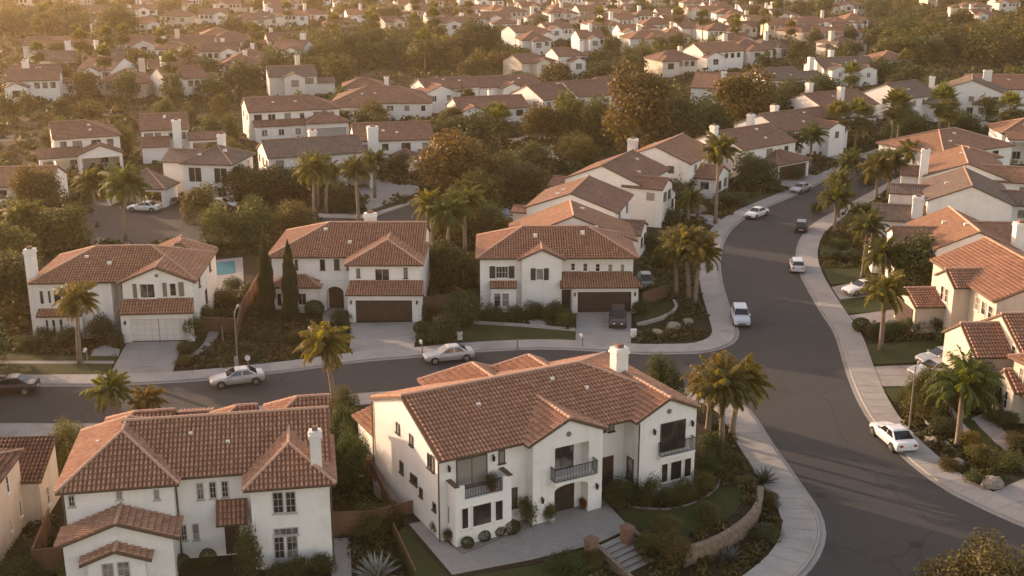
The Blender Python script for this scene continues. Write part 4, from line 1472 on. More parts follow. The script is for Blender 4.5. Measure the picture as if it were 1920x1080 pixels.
for b, its in by_band.items():
    its.sort(key=lambda q: q[0])
    for i, (px, py, w, rot, ez, rk, rmk) in enumerate(its):
        rm = {'A': ROOF_A2, 'B': ROOF_B, 'C': ROOF_C}[rmk]
        k = 0.80 if py < 70 else 0.9
        w = w * (.92 if py < 70 else .88)
        d = random.uniform(9, 12)
        x, y = U(px, py)
        cs, sn = math.cos(math.radians(rot)), math.sin(math.radians(rot))
        label = '%s %s-roofed house, %s from left in the %s' % ({'A': 'terracotta', 'B': 'brown', 'C': 'grey-brown'}[rmk], {'g': 'gabled', 'h': 'hipped'}[rk], ordinal(i + 1), b)
        h = House('suburban_house', label, (x - cs * w / 2, y - sn * w / 2), rot, 0.05, b, random.choice((STUCCO, STUCCO, STUCCO_G, STUCCO_C)), rm)
        h.tiles = False
        h.block(0, w, 0, d, 0, ez)
        h.roof(0, w, 0, d, ez, random.uniform(.36, .46), 'x', 'h' if rk == 'h' else 'g', 'h' if rk == 'h' or random.random() < .3 else 'g', cap=py > 90)
        a = random.choice((0, .3, .55))
        pr = random.uniform(2, 4)
        zz = ez - random.choice((0, 0, 1.2))
        h.block(w * a, w * (a + .42), -pr, 0, 0, zz)
        h.roof(w * a, w * (a + .42), -pr, w * .2 if zz == ez else 0, zz, .42, 'y', rk, 'g', cap=False)
        n = 3 if ez > 4 else 2
        for q in range(n):
            xc = w * (.5 if a < .5 else .05) + w * .45 * (q + .5) / n
            if a == .3 and xc < w * .72 + .7:
                xc = w * .72 + .8 + q * .4 * (q == 2)
                if q:
                    continue
            h.win('y', 0, xc - .6, xc + .6, ez - 1.9, ez - .5, fm=DTRIM)
        xc = w * (a + .21)
        h.win('y', -pr, xc - .9, xc + .9, max(.6, zz - 2.2), zz - .6, fm=DTRIM)
        if random.random() < .5:
            pl, wl = random.uniform(2.5, 5), random.uniform(4, 6)
            zl = random.choice((2.7, ez - .6))
            sx = random.choice((-1, 1))
            h.block(*((w, w + pl) if sx > 0 else (-pl, 0)), d * .25, d * .25 + wl, 0, zl)
            h.roof(*((w, w + pl) if sx > 0 else (-pl, 0)), d * .25, d * .25 + wl, zl, .4, 'x', 'g' if sx > 0 else rk, rk if sx > 0 else 'g', cap=False)
        if random.random() < .65:
            h.chimney(w * random.uniform(.1, .9), d * random.uniform(.3, 1), 0, ez + d * .2 + random.uniform(1.2, 2.6), random.uniform(1.0, 1.5))
        h.done()
        BLOCKED.append((*h.world(w / 2, d / 2)[:2], w * .52))
# ================================================================= plants
import numpy as np
LEAF = m_leaf('foliage', (0.040, 0.044, 0.015), (0.120, 0.122, 0.040), 0.33)
PALMLEAF = m_leaf('palm_fronds', (0.070, 0.070, 0.021), (0.175, 0.160, 0.050), 0.45, 0.5)
AGAVEM = m_leaf('agave_blades', (0.16, 0.17, 0.15), (0.26, 0.27, 0.24), 0.1)
BARK = m_two('bark', (0.10, 0.075, 0.055), (0.20, 0.155, 0.115), 1.2, 0.95, 0.1, 0.6, 9)
PBARK = m_two('palm_bark', (0.15, 0.115, 0.085), (0.27, 0.21, 0.16), 1.0, 0.95, 0.1, 0.6, 8)


def quads_mesh(name, C, A, B, mat_):
    """leaf faces: centres C, half-axes A and B"""
    n = len(C)
    V = np.empty((n, 4, 3), dtype=np.float32)
    V[:, 0] = C - A - B * .35
    V[:, 1] = C + A * .1 - B
    V[:, 2] = C + A + B * .25
    V[:, 3] = C - A * .1 + B
    me = bpy.data.meshes.new(name)
    me.vertices.add(n * 4)
    me.vertices.foreach_set('co', V.reshape(-1))
    me.loops.add(n * 4)
    me.loops.foreach_set('vertex_index', np.arange(n * 4, dtype=np.int32))
    me.polygons.add(n)
    me.polygons.foreach_set('loop_start', np.arange(0, n * 4, 4, dtype=np.int32))
    me.materials.append(mat_)
    me.update(calc_edges=True)
    me.validate()
    return me


def crown_points(rng, n, nblob, flat=1.0, spread=0.62, rb=(0.30, 0.5)):
    """leaf positions gathered on the skins of many overlapping boughs"""
    bl = []
    for i in range(nblob):
        d = rng.normal(size=3)
        d /= np.linalg.norm(d)
        if d[2] < -.35:
            d[2] *= -.6
        r = rng.uniform(*rb)
        bl.append((d * spread * rng.uniform(.55, 1.05) * np.array([1, 1, flat]), r))
    P, Nn = [], []
    w = np.array([b[1] ** 2 for b in bl])
    ids = rng.choice(nblob, size=n, p=w / w.sum())
    D = rng.normal(size=(n, 3))
    D /= np.linalg.norm(D, axis=1)[:, None]
    D[:, 2] = np.where(rng.random(n) < .6, np.abs(D[:, 2]), D[:, 2])
    c = np.array([b[0] for b in bl])[ids]
    r = np.array([b[1] for b in bl])[ids]
    rad = r * (1 - rng.random(n) ** 2 * .55) * (1 + rng.normal(size=n) * .08)
    return c + D * rad[:, None] * np.array([1, 1, .85]), D


def leaf_axes(rng, D, s):
    n = len(D)
    nrm = D + rng.normal(size=(n, 3)) * .75
    nrm /= np.linalg.norm(nrm, axis=1)[:, None]
    t = rng.normal(size=(n, 3))
    a = np.cross(nrm, t)
    a /= np.linalg.norm(a, axis=1)[:, None]
    b = np.cross(nrm, a)
    k = (s * rng.uniform(.6, 1.3, n))[:, None]
    return a * k, b * k * .6


def crown_mesh(name, seed, n, s, nblob=16, flat=.8, spread=.62, rb=(.28, .46), m=None):
    rng = np.random.default_rng(seed)
    P, D = crown_points(rng, n, nblob, flat, spread, rb)
    R = np.percentile(np.hypot(P[:, 0], P[:, 1]), 96)
    lo, hi = np.percentile(P[:, 2], 2), np.percentile(P[:, 2], 98)
    P[:, :2] /= R
    P[:, 2] = (P[:, 2] - lo) / (hi - lo) * 2 - 1
    A, B = leaf_axes(rng, D, s)
    return quads_mesh(name, P, A, B, m or LEAF)


CROWN_FAR = [crown_mesh('crown_leaves', 10 + i, 2300, .088, 15 + 2 * i, (.8, .95, .7, 1.05)[i]) for i in range(4)]
CROWN_MID = [crown_mesh('crown_leaves', 20 + i, 7500, .056, 20 + 3 * i, (.85, .95, .75, 1.1)[i], .64, (.24, .42)) for i in range(4)]
CROWN_NEAR = [crown_mesh('crown_leaves', 30 + i, 15000, .037, 26, .8, .66, (.22, .38)) for i in range(2)]
BUSH = [crown_mesh('bush_leaves', 40 + i, 1800, .09, 12, .75, .5, (.32, .5)) for i in range(3)]
BUSH_N = [crown_mesh('bush_leaves', 45 + i, 4600, .056, 16, .8, .52, (.3, .48)) for i in range(3)]
_rng = np.random.default_rng(5)


def ball_mesh():
    rng = np.random.default_rng(77)
    n = 2600
    D = rng.normal(size=(n, 3))
    D /= np.linalg.norm(D, axis=1)[:, None]
    P = D * (1 - .18 * rng.random(n) ** 2)[:, None]
    A, B = leaf_axes(rng, D, .075)
    return quads_mesh('clipped_leaves', P, A, B, LEAF)


BALL = ball_mesh()


def cypress_mesh():
    rng = np.random.default_rng(9)
    n = 5200
    z = rng.random(n) ** 1.15
    prof = np.minimum(1, np.minimum(z / .06 + .5, (1 - z) ** .62 * 1.5)) * .95
    th = rng.random(n) * 2 * np.pi
    lump = 1 + .18 * np.sin(th * 3 + z * 22) + .1 * np.sin(th * 5 - z * 41)
    r = prof * lump * (1 - .35 * rng.random(n) ** 2)
    D = np.stack([np.cos(th), np.sin(th), np.full(n, .25)], 1)
    P = np.stack([np.cos(th) * r, np.sin(th) * r, z], 1)
    nrm = D + rng.normal(size=(n, 3)) * .4
    a = np.stack([rng.normal(size=n) * .02, rng.normal(size=n) * .02, np.full(n, .016)], 1)
    b = np.cross(nrm, a)
    b /= np.linalg.norm(b, axis=1)[:, None]
    return quads_mesh('cypress_leaves', P, a, b * .09, LEAF)


CYPRESS = cypress_mesh()


def frond_palm(seed, nf, length, leaflets, droop):
    """feather palm head: arching ribs with hanging leaflets on both sides"""
    rng = np.random.default_rng(seed)
    C, A, B = [], [], []
    for f in range(nf):
        az = f * 2.39996 + rng.uniform(-.5, .5)
        el = math.radians(84 - 112 * (f / nf) ** .9 + rng.uniform(-14, 14))
        L = length * rng.uniform(.72, 1.15)
        hd = np.array([math.cos(az), math.sin(az), 0])
        sd = np.array([-math.sin(az), math.cos(az), 0])
        p = np.array([0, 0, .15])
        e = el
        st = L / leaflets
        for k in range(leaflets):
            d = hd * math.cos(e) + np.array([0, 0, math.sin(e)])
            p2 = p + d * st
            t = k / leaflets
            C.append((p + p2) / 2)
            A.append(d * st * .62)
            B.append(sd * .03)
            ll = (.30 + .55 * math.sin(math.pi * min(1, .12 + t * .95))) * .72
            for sgn in (1, -1):
                for q in (.17, .5, .83):
                    u = sd * sgn * rng.uniform(.65, .95) + d * .55 + np.array([0, 0, -.45 - 1.3 * rng.random()])
                    u /= np.linalg.norm(u)
                    w = np.cross(u, d)
                    w /= np.linalg.norm(w) + 1e-6
                    C.append(p + d * st * q + u * ll * .5)
                    A.append(u * ll * .55)
                    B.append((d * .6 + w * .5) * .075)
            p = p2
            e -= droop * st * (.35 + 1.1 * t)
    return quads_mesh('palm_fronds', np.array(C), np.array(A), np.array(B), PALMLEAF)


def fan_palm(seed, nf):
    rng = np.random.default_rng(seed)
    C, A, B = [], [], []
    for f in range(nf):
        az = f * 2.39996 + rng.uniform(-.3, .3)
        el = math.radians(85 - 150 * (f / nf) + rng.uniform(-10, 10))
        hd = np.array([math.cos(az), math.sin(az), 0])
        sd = np.array([-math.sin(az), math.cos(az), 0])
        d = hd * math.cos(el) + np.array([0, 0, math.sin(el)])
        up = np.cross(sd, d)
        pl = rng.uniform(.6, 1.0)
        C.append(d * pl * .5)
        A.append(d * pl * .5)
        B.append(sd * .025)
        for k in range(11):
            a = (k - 5) / 5 * 1.5
            u = d * math.cos(a) + sd * math.sin(a) + up * (-.12 - .2 * rng.random()) + np.array([0, 0, -.25])
            u /= np.linalg.norm(u)
            l = rng.uniform(.75, 1.0) * (1 - .25 * abs(a) / 1.5)
            v = np.cross(u, up)
            v /= np.linalg.norm(v)
            C.append(d * pl + u * l * .5)
            A.append(u * l * .52)
            B.append(v * .095)
    return quads_mesh('palm_fans', np.array(C), np.array(A), np.array(B), PALMLEAF)


FEATHER = [frond_palm(3 + i, 50 + 4 * i, 2.35, 13, .66) for i in range(3)]
FANP = [fan_palm(13 + i, 54) for i in range(2)]


def agave_mesh(seed, n):
    rng = np.random.default_rng(seed)
    mb = MB()
    for i in range(n):
        az = i * 2.39996
        el = math.radians(8 + 78 * (1 - i / n) ** .8)
        el = math.radians(86 - 74 * (i / n) ** .8 + rng.uniform(-4, 4))
        L = rng.uniform(.85, 1.05)
        hd = Vector((math.cos(az), math.sin(az), 0))
        sd = Vector((-math.sin(az), math.cos(az), 0))
        pts = []
        p = hd * .05
        for k in range(4):
            w = (.045, .06, .042, .004)[k]
            pts.append((p + sd * w, p - sd * w, p - Vector((0, 0, .02)) * (k < 3)))
            p = p + (hd * math.cos(el) + Vector((0, 0, math.sin(el)))) * L / 3
            el -= .09
        for k in range(3):
            a, b = pts[k], pts[k + 1]
            mb.face([a[0], a[2], b[2], b[0]])
            mb.face([a[2], a[1], b[1], b[2]])
    return mb.data('agave_blades', [AGAVEM])


AGAVE = [agave_mesh(1, 60), agave_mesh(2, 44)]


def trunk_limbs(seed):
    """unit trunk with limbs, height 1, reaching into the crown"""
    rr = random.Random(seed)
    mb = MB()
    mb.tube([(0, 0, -.03), (.01, .01, .25), (.02, -.01, .5)], [.05, .036, .03], 7)
    for i in range(6):
        a = i * 1.05 + rr.uniform(-.3, .3)
        l = rr.uniform(.22, .36)
        mb.tube([(.02, -.01, .42 + .02 * i), (.02 + math.cos(a) * l * .5, math.sin(a) * l * .5, .6), (.02 + math.cos(a) * l, math.sin(a) * l, .78)], [.022, .014, .006], 5, cap=False)
    return mb.data('trunk', [BARK])


TRUNKS = [trunk_limbs(i) for i in range(3)]
GREEN, OLIVE, DARK, BROWN, GOLD, GREYG = (1, 1, 1), (1.3, 1.15, .9), (.78, .87, .86), (1.3, 1.02, .76), (2.0, 1.55, .8), (1.7, 1.7, 1.9)
TREES = []       # every tree: (object, kind, px)


def tree(x, y, r, hgt, tone, label=None, group=None, lod='mid', z=0.0, name='tree', flat=None):
    root = tag(empty(name, (x, y, z), random.uniform(0, 6.28)), label, 'tree', group)
    me = random.choice({'far': CROWN_FAR, 'mid': CROWN_MID, 'near': CROWN_NEAR}[lod])
    ch = hgt * (.47 if hgt < 9 else .44)
    t = tuple(v * random.uniform(.88, 1.12) for v in tone)
    linked('crown', me, root, (0, 0, hgt - ch), random.uniform(0, 6.28), (r, r * random.uniform(.88, 1.1), ch), t)
    linked('trunk', random.choice(TRUNKS), root, (0, 0, 0), 0, (hgt * .8, hgt * .8, hgt * .92))
    TREES.append((root, x, y))
    BLOCKED.append((x, y, r * .7))
    return root


def palm(x, y, hgt, label=None, group=None, kind='feather', cs=1.0, z=0.0, lean=0.0, tone=(1, 1, 1), name='palm_tree'):
    root = tag(empty(name, (x, y, z), random.uniform(0, 6.28)), label, 'palm tree', group)
    mb = MB()
    n = 7
    pts = [(lean * (k / n) ** 1.6, 0, hgt * k / n) for k in range(n + 1)]
    r0 = .26 if kind == 'feather' else .24
    mb.tube(pts, [r0 * (1.15 if k == 0 else 1 - .38 * k / n) for k in range(n + 1)], 8)
    mb.build('trunk', PBARK, root, smooth=True)
    me = random.choice(FEATHER if kind == 'feather' else FANP)
    t = tuple(v * random.uniform(.9, 1.15) for v in tone)
    linked('crown', me, root, (lean, 0, hgt - .1), random.uniform(0, 6.28), (cs, cs, cs), t)
    BLOCKED.append((x, y, 1.2))
    return root


def shrub(x, y, r, hgt, tone, label=None, group=None, z=0.0, kind='bush', name='shrub'):
    me = {'bush': random.choice(BUSH_N), 'far': random.choice(BUSH), 'ball': BALL}[kind]
    zz = hgt * .5
    t = tuple(v * random.uniform(.88, 1.12) for v in tone)
    o = linked(name, me, None, (x, y, z + zz), random.uniform(0, 6.28), (r, r, hgt * .53), t)
    return tag(o, label, 'shrub', group)


# ----------------------------------------------------------------- palms, one by one
GP = 'palms along the streets'
PALMS = [  # base px, crown centre px height (py), kind, crown scale, label
    (627, 757, 645, 'feather', 1.15, 'golden-lit feather palm on the near side of the cross street, between the two front houses'),
    (222, 806, 728, 'feather', 0.94, 'sunlit feather palm rising behind the front-left house, taller of two'),
    (278, 806, 756, 'feather', 0.79, 'low sunlit feather palm behind the front-left house, shorter of two'),
    (150, 682, 562, 'feather', 1.04, 'feather palm on the front lawn of the house with the white garage door'),
    (1326, 824, 716, 'feather', 1.15, 'leaning feather palm nearest the big corner house, left of its clump of three'),
    (1352, 852, 728, 'feather', 1.21, 'feather palm standing nearest the camera in the clump beside the big corner house'),
    (1372, 815, 712, 'feather', 1.15, 'feather palm nearest the street in the clump beside the big corner house'),
    (1267, 553, 462, 'feather', 1.21, 'left palm of the clump right of the house with five small windows'),
    (1291, 566, 456, 'feather', 1.26, 'middle palm of the clump right of the house with five small windows'),
    (1303, 570, 470, 'feather', 1.21, 'right palm of the clump right of the house with five small windows, overhanging the pavement'),
    (1341, 420, 282, 'feather', 1.37, 'very tall slim palm on the left pavement of the curving street'),
    (1518, 318, 254, 'feather', 1.26, 'tall palm on the lawn left of the silver car at the bend'),
    (1590, 352, 302, 'feather', 1.21, 'palm at the end of the left pavement where the street bends right'),
    (1564, 438, 372, 'feather', 1.26, 'bushy palm at the tip of the right-hand pavement, front of two'),
    (1571, 408, 342, 'feather', 1.10, 'smaller palm just behind the bushy palm at the tip of the right-hand pavement'),
    (1642, 380, 316, 'feather', 1.37, 'left palm of the thick pair on the bed inside the bend'),
    (1664, 378, 306, 'feather', 1.37, 'right palm of the thick pair on the bed inside the bend'),
    (1707, 330, 282, 'feather', 1.21, 'palm just left of the slim white chimney of the orange-sloped long house'),
    (1617, 522, 425, 'feather', 1.15, 'slender palm behind the white car parked on the right-hand drive'),
    (1655, 545, 478, 'feather', 1.21, 'palm to the right of the slender one, behind the white car on the drive'),
    (1651, 658, 550, 'feather', 1.15, 'palm between the garage drive and the lawn on the right of the street'),
    (1795, 838, 722, 'feather', 1.37, 'wide yellow-green palm before the cream house with arched door'),
    (590, 428, 318, 'feather', 1.31, 'tall front palm of three behind the house with arched entry'),
    (598, 392, 312, 'feather', 1.21, 'second tall palm close behind the front one, back of the house with arched entry'),
    (612, 400, 325, 'feather', 1.10, 'third and thinnest palm of the group behind the house with arched entry'),
    (673, 425, 318, 'feather', 1.15, 'lone palm by the kerb of the short back street'),
    (703, 372, 302, 'feather', 1.15, 'palm at the corner of the pale drive off the back street'),
    (812, 492, 385, 'feather', 1.21, 'left palm of the leafy clump right of the house with arched entry'),
    (838, 500, 400, 'feather', 1.26, 'front palm with curved trunk in the leafy clump right of the arched-entry house'),
    (872, 470, 380, 'feather', 1.31, 'right palm of the leafy clump left of the shuttered-window house'),
    (182, 425, 342, 'feather', 1.26, 'palm at the near edge of the dry asphalt on the far left'),
    (236, 450, 345, 'feather', 1.54, 'broad-headed palm over the dry asphalt, right of its slimmer neighbour'),
    (52, 478, 405, 'feather', 1.37, 'yellow palm near the left edge above the chimneyed house'),
    (936, 284, 224, 'fan', 2.09, 'right palm of the lone pair before the long low house with two lit gables'),
    (927, 276, 218, 'fan', 1.87, 'left palm of the lone pair before the long low house with two lit gables'),
    (1570, 286, 220, 'fan', 2.20, 'fan palm in front of the twin chimneys, left of three'),
    (1602, 280, 216, 'fan', 2.20, 'fan palm in front of the twin chimneys, middle of three'),
    (1618, 272, 222, 'fan', 1.98, 'fan palm in front of the twin chimneys, right of three'),
    (1669, 276, 198, 'fan', 2.31, 'tall fan palm before the lit blank gable, left of the far parked car'),
    (1682, 268, 205, 'fan', 2.09, 'fan palm crowding the right of the tall one before the lit blank gable'),
    (1756, 272, 188, 'fan', 2.31, 'tall fan palm before the brown gable with the white chimney'),
    (1778, 262, 205, 'fan', 1.98, 'short fan palm right of the tall one before the brown gable'),
    (1893, 240, 202, 'fan', 2.31, 'fan palm over the pale portico near the right edge'),
    (1597, 174, 138, 'fan', 2.20, 'lone small fan palm between the dark hedge and the right-hand row of houses'),
    (1697, 142, 112, 'fan', 2.20, 'small golden fan palm at the foot of the right-hand grove'),
    (797, 132, 78, 'fan', 2.86, 'tallest slim fan palm of the dark belt, clear of the trees'),
    (818, 120, 88, 'fan', 2.53, 'second slim fan palm of the dark belt from the left'),
    (837, 114, 86, 'fan', 2.53, 'third slim fan palm of the dark belt from the left'),
    (857, 112, 84, 'fan', 2.53, 'fourth slim fan palm of the dark belt from the left'),
    (694, 78, 38, 'fan', 2.86, 'hazy fan palm left of the dark belt, near the top'),
    (626, 78, 42, 'fan', 2.64, 'hazy fan palm among roofs, left of the dark belt'),
    (700, 72, 30, 'fan', 2.64, 'slim hazy fan palm just right of another near the top'),
    (1108, 210, 178, 'fan', 1.65, 'small palm in front of the four-windowed white house'),
    (1480, 316, 268, 'feather', 1.15, 'short palm beside the dark garage door of the two-chimney house'),
    (1290, 420, 372, 'feather', 0.99, 'short palm in the dark garden left of the very tall slim palm'),
]


def height_at(bx, by, cy):
    x, y = U(bx, by)
    lo, hi = 0.5, 30
    for _ in range(40):
        m = (lo + hi) / 2
        if PX(x, y, m)[1] > cy:
            lo = m
        else:
            hi = m
    return x, y, lo


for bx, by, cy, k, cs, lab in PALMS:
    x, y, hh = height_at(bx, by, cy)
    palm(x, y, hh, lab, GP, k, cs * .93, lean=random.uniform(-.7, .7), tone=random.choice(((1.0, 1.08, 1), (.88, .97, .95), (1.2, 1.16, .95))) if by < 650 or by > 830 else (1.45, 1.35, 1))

# ----------------------------------------------------------------- trees placed one by one: base px, crown radius m, height m, tone, label
GT = 'single trees between the houses'
for bx, by, r, hh, tone, lab in [
    (848, 365, 6.2, 9.0, (1.35, 1.0, .74), 'wide rust-brown tree beside the pale drive of the back street'),
    (872, 292, 6.0, 7.0, DARK, 'dark green tree directly behind the wide rust-brown tree'),
    (815, 292, 4.2, 5.5, DARK, 'smaller dark tree at the left shoulder of the rust-brown tree'),
    (1205, 290, 7.4, 14.5, BROWN, 'great golden-brown tree, the tallest of the middle distance'),
    (1262, 285, 5.2, 10.0, DARK, 'dark tree pressed against the right side of the great golden-brown tree'),
    (1016, 264, 4.0, 6.5, BROWN, 'brown-green tree at the left end of the row below the round-windowed house'),
    (1070, 262, 5.0, 8.0, OLIVE, 'olive tree in the middle of the row below the round-windowed house'),
    (1122, 268, 4.6, 8.0, OLIVE, 'olive tree touching the left of the great golden-brown tree'),
    (1388, 258, 6.6, 12.0, BROWN, 'second great brown tree, above the two-chimney house'),
    (1322, 272, 5.0, 8.0, DARK, 'dark tree between the two great brown trees'),
    (1446, 230, 5.6, 7.5, DARK, 'dark round tree right of the second great brown tree'),
    (1498, 206, 5.6, 6.5, DARK, 'dark tree in the hedge-like belt above the twin chimneys, left one'),
    (1540, 190, 5.2, 6.0, DARK, 'dark tree in the hedge-like belt above the twin chimneys, right one'),
    (1650, 158, 5.0, 6.5, DARK, 'dark dense tree left of the right-hand row of houses'),
    (1080, 308, 3.8, 4.6, BROWN, 'low domed brown bush-like tree by the small pale yard'),
    (1000, 322, 3.2, 4.6, GREEN, 'green tree right of the small pale yard behind the stepped houses'),
    (950, 355, 4.4, 5.4, OLIVE, 'olive tree left of the terracotta-and-brown stepped houses'),
    (985, 372, 4.2, 5.0, GREEN, 'green tree just above the blue covered pool'),
    (890, 395, 4.2, 5.2, OLIVE, 'olive tree between the rust-brown tree and the leafy palms'),
    (905, 445, 3.8, 4.6, GREEN, 'dense green tree behind the shuttered-window house, left of the blue pool'),
    (860, 455, 3.4, 5.6, OLIVE, 'olive tree swallowed by the leafy palm clump'),
    (828, 520, 2.6, 4.2, DARK, 'dark small tree in the gap right of the arched-entry house'),
    (862, 540, 2.4, 4.0, DARK, 'dark small tree in the gap left of the shuttered-window house'),
    (415, 462, 2.5, 5.2, GREYG, 'grey-green round tree behind the chimneyed house, left of two darker ones'),
    (478, 462, 3.2, 5.4, GREEN, 'green tree behind the chimneyed house, next to the grey-green one'),
    (556, 450, 2.7, 4.8, OLIVE, 'olive round tree behind the arched-entry house'),
    (452, 376, 4.4, 5.2, DARK, 'dark tree below the lit gable of the grey-brown roofed house'),
    (510, 378, 4.4, 5.0, DARK, 'dark tree in front of the grey-brown roofed house, middle of the clump'),
    (556, 374, 3.6, 4.8, DARK, 'dark tree at the right end of the clump before the grey-brown roofed house'),
    (640, 392, 2.8, 3.6, DARK, 'dark low tree on the corner bed of the back street'),
    (375, 416, 2.4, 4.6, OLIVE, 'scraggy olive tree beside the left carport'),
    (78, 402, 3.6, 6.4, OLIVE, 'tall olive tree on the far-left dry lot'),
    (20, 592, 4.2, 6.4, DARK, 'large dark tree cut by the left edge beside the chimneyed house'),
    (8, 520, 4.2, 6.2, OLIVE, 'olive-brown tree at the left edge above the large dark one'),
    (48, 478, 3.6, 5.2, GREEN, 'green tree left of the white chimney of the chimneyed house'),
    (118, 462, 3.8, 4.8, OLIVE, 'olive tree directly above the roof of the chimneyed house'),
    (10, 448, 3.6, 4.8, DARK, 'dark tree at the left edge below the dry lot'),
    (165, 312, 2.2, 2.6, DARK, 'dark domed tree under the low arched porch'),
    (236, 296, 2.0, 5.5, OLIVE, 'shaggy olive tree between the porch house and the four-window house'),
    (700, 242, 3.8, 5.2, BROWN, 'brown tree standing before the very wide hipped roof'),
    (428, 262, 2.4, 4.6, OLIVE, 'olive tree at the left end of the wide two-storey white house'),
    (1245, 766, 1.9, 4.0, GREEN, 'round green tree behind the chimney end of the big corner house'),
    (1724, 548, 3.0, 6.0, GREEN, 'dense green tree against the bright orange roofed house'),
    (1850, 765, 2.3, 3.6, DARK, 'dark rounded tree beside the small arched door'),
    (1775, 770, 1.8, 3.0, OLIVE, 'leafy olive tree next to the cars on the right-hand drive'),
    (1735, 775, 1.7, 3.4, OLIVE, 'olive tree by the lamp post on the right-hand drive'),
    (655, 908, 1.7, 3.6, DARK, 'dark tree in the side yard between the two front houses, nearest the camera'),
    (648, 850, 1.7, 3.2, DARK, 'dark tree in the side yard between the two front houses, middle'),
    (640, 795, 1.5, 2.8, OLIVE, 'small olive tree at the street end of the side yard between the front houses'),
    (128, 880, 1.8, 3.4, OLIVE, 'olive tree behind the left hip of the front-left house'),
    (1414, 355, 3.6, 5.0, DARK, 'dark round tree in front of the two-chimney house'),
    (1330, 345, 2.8, 4.5, DARK, 'dark tree left of the tall slim palm, in the garden below'),
    (1275, 372, 2.6, 3.8, DARK, 'dark low tree in the garden of the porch house'),
    (1655, 322, 2.6, 3.6, OLIVE, 'low olive tree by the far end of the bend'),
    (1700, 262, 4.2, 5.0, DARK, 'dark tree behind the far parked white car'),
    (1845, 210, 4.4, 6.0, GREEN, 'green tree at the right of the white front with a dark door'),
    (1800, 252, 3.6, 4.4, DARK, 'dark tree beside the pale far drive on the right'),
    (1535, 275, 3.4, 4.2, DARK, 'dark tree before the pinkish-gabled long house'),
    (1530, 400, 0.9, 1.6, GREEN, 'tiny round tree on the bed inside the bend'),
    (745, 330, 2.2, 3.4, DARK, 'dark round tree before the house with a chimney on its front wall'),
    (1012, 560, 1.25, 3.7, OLIVE, 'leafy tree climbing the wall under the small framed window'),
    (905, 118, 8.0, 12.0, DARK, 'massive dark tree at the right end of the dark belt'),
    (868, 120, 6.5, 10.0, GREEN, 'broad green tree left of the massive dark tree'),
    (-70, 700, 4.0, 6.2, DARK, 'dark tree added beyond the left edge to block sun, street side'),  # trees beyond the left edge are added to block sun on the road
    (-150, 745, 4.0, 5.6, DARK, 'dark tall tree added beyond the left edge to block sun, in the nearer front garden'),
    (-90, 800, 3.0, 5.0, OLIVE, 'olive tree added beyond the left edge to block sun, near the cream house'),
    (220, 92, 7.5, 14.0, OLIVE, 'tall hazy tree standing alone in the upper left'),
]:
    x, y = U(bx, by)
    tree(x, y, r, hh, tone, lab, GT, 'near' if by > 700 else 'mid')

# ----------------------------------------------------------------- tree belts in the distance, labelled by their place in the belt
BELTS = {}


def belt_tree(band, x, y, r, hh, tone):
    t = tree(x, y, r, hh, tone, None, band, 'far' if y > 240 else 'mid')
    BELTS.setdefault(band, []).append((PX(x, y, 0)[0], t, tone))


rb = random.Random(11)


def belt(band, x0, x1, y0, y1, n, r, hh, tones, gap=.75):
    k = 0
    tries = 0
    while k < n and tries < n * 30:
        tries += 1
        px, py = rb.uniform(x0, x1), rb.uniform(y0, y1)
        x, y = U(px, py)
        rr = rb.uniform(*r)
        if any((x - a) ** 2 + (y - b) ** 2 < (q + rr * gap) ** 2 for a, b, q in BLOCKED) or any(inside(P, x, y) for P in KEEPOUT):
            continue
        belt_tree(band, x, y, rr, rb.uniform(*hh), rb.choice(tones))
        k += 1


belt('dark belt across the upper middle', 545, 800, 88, 128, 24, (4.5, 6.5), (6, 9.5), (DARK, DARK, GREEN, OLIVE), .45)
belt('grove at the upper right', 1640, 1930, 62, 122, 34, (5, 7.5), (7, 11), (DARK, DARK, BROWN, OLIVE), .4)
belt('hazy grove at the upper left', 0, 160, 45, 82, 16, (5, 7.5), (7, 11), (OLIVE, OLIVE, DARK), .4)
belt('trees below the hazy left grove', 90, 400, 115, 190, 20, (3.0, 4.8), (5, 8), (OLIVE, DARK, GREEN), .6)
belt('trees about the upper left houses', 380, 640, 60, 180, 18, (3.2, 5.2), (4.5, 8), (OLIVE, DARK, GREEN), .7)
belt('trees among the centre far houses', 780, 1130, 60, 170, 22, (3.0, 5.0), (4.5, 7.5), (GREEN, DARK, OLIVE), .7)
belt('trees about the right far houses', 1130, 1640, 50, 150, 26, (3.0, 5.0), (4.5, 7.5), (GREEN, DARK, OLIVE), .7)
belt('dark strip at the centre top', 1160, 1640, 14, 40, 16, (5, 7), (6, 9), (DARK, GREEN), .6)
belt('trees along the hazy top left', 0, 800, 6, 40, 20, (5, 7.5), (6, 10), (OLIVE, DARK, GREEN), .7)
belt('trees along the top right', 1640, 1930, 6, 50, 14, (5, 7), (6, 9), (DARK, OLIVE), .7)
belt('trees of the left middle gardens', -10, 480, 195, 330, 14, (2.0, 3.2), (3.6, 6), (OLIVE, DARK, GREEN), .8)
belt('trees of the centre middle gardens', 560, 1130, 205, 300, 14, (2.0, 3.4), (3.4, 5.6), (GREEN, DARK, OLIVE), .85)
belt('trees of the right middle gardens', 1440, 1930, 150, 260, 12, (2.0, 3.2), (3.4, 5.4), (DARK, GREEN, OLIVE), .85)
rp = random.Random(31)
FP = []
